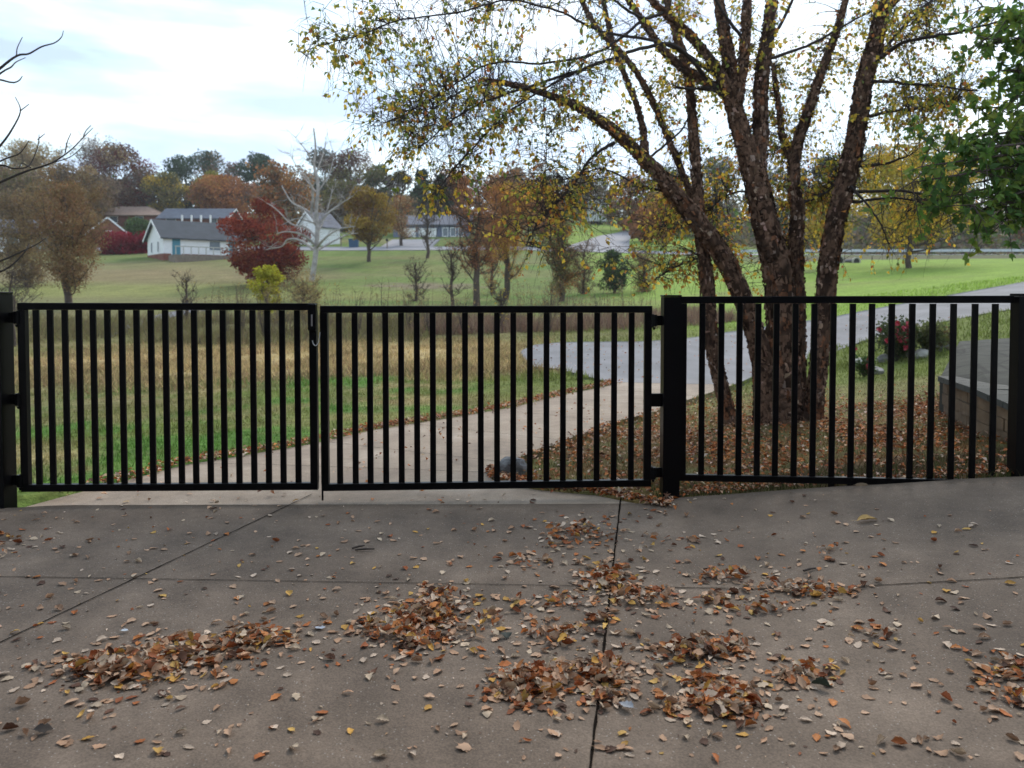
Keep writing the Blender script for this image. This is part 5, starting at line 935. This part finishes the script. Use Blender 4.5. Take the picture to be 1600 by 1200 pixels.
for i, (px, py, a_) in enumerate(((570, 866, .3), (1265, 898, .8), (560, 862, 1.0))):
    q = gp(px, py); d = np.array([cos(a_), sin(a_) * .5, 0]) * .06; z_ = np.array([0, 0, .03]); V, Fq = tubes([(np.array([q - d + z_, q + z_ * 1.1, q + d + z_]), [.006, .007, .004])], 6); tag(mesh('twig', V, Fq, M['bark2'], origin=tuple(q)), ['broken twig on the slab left of the middle pile', 'short dark twig on the cross joint drift', 'small twig crossing another on the left slab'][i], 'twig')
n = 5200; dx_, dy_ = rl.uniform(-3.2, 3.6, n), 1.9 + 3.9 * rl.random(n) ** .8; kk = np.abs(dx_ / dy_) < .72; dx_, dy_ = dx_[kk], dy_[kk]; kk = vnoise(dx_, dy_, 1.6, 80) > .32; dx_, dy_ = dx_[kk], dy_[kk]; n = len(dx_)
V, Fq = cards(np.c_[dx_, dy_, T(dx_, dy_) + .0215], np.c_[rl.normal(size=(n, 2)), np.zeros(n)] * .5 + 1e-3, np.tile([0, 0, 1.], (n, 1)), rl.uniform(.003, .012, n), rl.uniform(.003, .008, n), .2)
tag(mesh('leaf_crumbs', V, Fq, M['dry'], col=np.repeat(pick(LCOL['tan'] + LCOL['dark brown'] * 2 + LCOL['pale'], n, rl), 4, 0)), 'crumbs of broken leaves over the driveway', 'debris', kind='stuff')
# litter beyond the gate
def litter(n, fn, seed, name, label, size=(.025, .06)):
    r = np.random.default_rng(seed); x, y = fn(r, n); k = np.ones(len(x), bool); x, y = x[k], y[k]; n = len(x); z = T(x, y) + .03 + r.uniform(0, .03, n); d = rdir(n, r); d[:, 2] *= .35; d /= np.linalg.norm(d, axis=1)[:, None]; u = rdir(n, r) * .5 + np.array([0, 0, 1.]); s_ = r.uniform(*size, n); V, Fq = cards(np.c_[x, y, z], d, u, s_, s_ * .65, .3)
    c = pick(LCOL['rust brown'] * 2 + LCOL['tan'] + LCOL['pale'][:1] + LCOL['dark brown'], n, r) * 1.1; tag(mesh(name, V, Fq, M['dry'], col=np.repeat(c, 4, 0)), label, 'leaves', kind='stuff')
def f1(r, n):
    x = r.uniform(-.6, 8, n * 3); y = r.uniform(5.7, 13, n * 3); k = (r.random(n * 3) < blob(x, y, 3.0, 7.9, 3.6, 2.7, .9, .25, 13) ** 1.5 * (.35 + .65 * (vnoise(x, y, 2.2, 50) > .42))) & ~paved(x, y); return x[k][:n], y[k][:n]
litter(15000, f1, 5, 'leaf_litter', 'rusty leaf litter under the river birch')
def f2(r, n):
    pl = resample(pathL[1:], 400); i = r.integers(0, 400, n); p_ = pl[i] + r.normal(0, .07, (n, 2)) + np.array([-.05, .07]); return p_[:, 0], p_[:, 1]
litter(2600, f2, 6, 'leaf_litter', 'line of leaves along the left edge of the concrete path')
def f3(r, n):
    pl = resample(pathR[:5], 200); i = r.integers(0, 200, n); p_ = pl[i] + np.abs(r.normal(0, .08, (n, 2))) * np.array([.4, 1]); return p_[:, 0], p_[:, 1]
litter(900, f3, 7, 'leaf_litter', 'leaves banked at the corner of the bed behind the gate')
def f4(r, n): return r.uniform(-3.5, 2.5, n), r.uniform(5.8, 11, n)
def f4b(r, n):
    x, y = f4(r, n); k = inpoly(x, y, pathpoly); return x[k], y[k]
litter(420, f4b, 8, 'path_leaves', 'scattered leaves on the pale concrete path', (.03, .055))
def f6(r, n):
    x = r.uniform(.5, 12, n); y = r.uniform(13, 27, n); k = inpoly(x, y, asppoly) & (vnoise(x, y, .9, 90) > .35); return x[k], y[k]
litter(900, f6, 18, 'drive_leaves', 'scattered leaves on the grey asphalt drive', (.04, .075))
def f7(r, n): return r.uniform(A_[0] + .4, 7, n), r.uniform(6.6, 9.5, n)
def f5(r, n):
    e_ = resample([gp(*p) for p in ((1060, 778), (1100, 776), (1200, 769), (1300, 762), (1400, 755), (1500, 750), (1600, 745))], 200); i = r.integers(0, 200, n); p_ = e_[i] + np.abs(r.normal(0, .06, (n, 2))) * np.array([.3, 1]); return p_[:, 0], p_[:, 1]
litter(700, f5, 9, 'leaf_litter', 'leaves along the slab edge under the fence', (.02, .045))
blades('weeds', 'ragged weeds along the slab edge under the fence', 6000, (1.1, 4.2), (5.55, 6.3), .05, .004, lambda x, y, r, n: pick([(.08, .11, .03), (.12, .11, .05), (.15, .11, .06)], n, r), 12, None)
# ---------------------------------------------------------------- thin autumn haze
hz = bpy.data.materials.new('haze'); hz.use_nodes = True; nt = hz.node_tree; nt.nodes.clear(); ho = N(nt, 'ShaderNodeOutputMaterial'); pv = N(nt, 'ShaderNodeVolumePrincipled')
pv.inputs['Color'].default_value = (.93, .95, 1, 1); pv.inputs['Density'].default_value = .00032; pv.inputs['Anisotropy'].default_value = .3; L(nt, pv.outputs[0], ho.inputs['Volume'])
tag(MB().box((-425, -15, -3.5), (425, 595, 62)).build('haze', hz), kind='stuff')
# ---------------------------------------------------------------- unseen house added behind and above the camera to shade slab and gate
hs = empty('shading_house', (0, -2.5, 0), 'unseen brick house with a deep eave, added to shade the driveway', 'house')
MB().box((-9, -9, -.05), (9, -2.5, 3.0)).build('wall', M['brick'], hs)
MB().box((-9.6, -9.6, 3.003), (9.6, .9, 3.2)).build('roof', M['shingle'], hs)
for x_ in (-5.5, 2.5): MB().box((x_, -2.499, .05), (x_ + 3, -2.44, 2.3)).build('garage_door', M['bark2'], hs)  # added doors, kept dark so the gate bars reflect little light
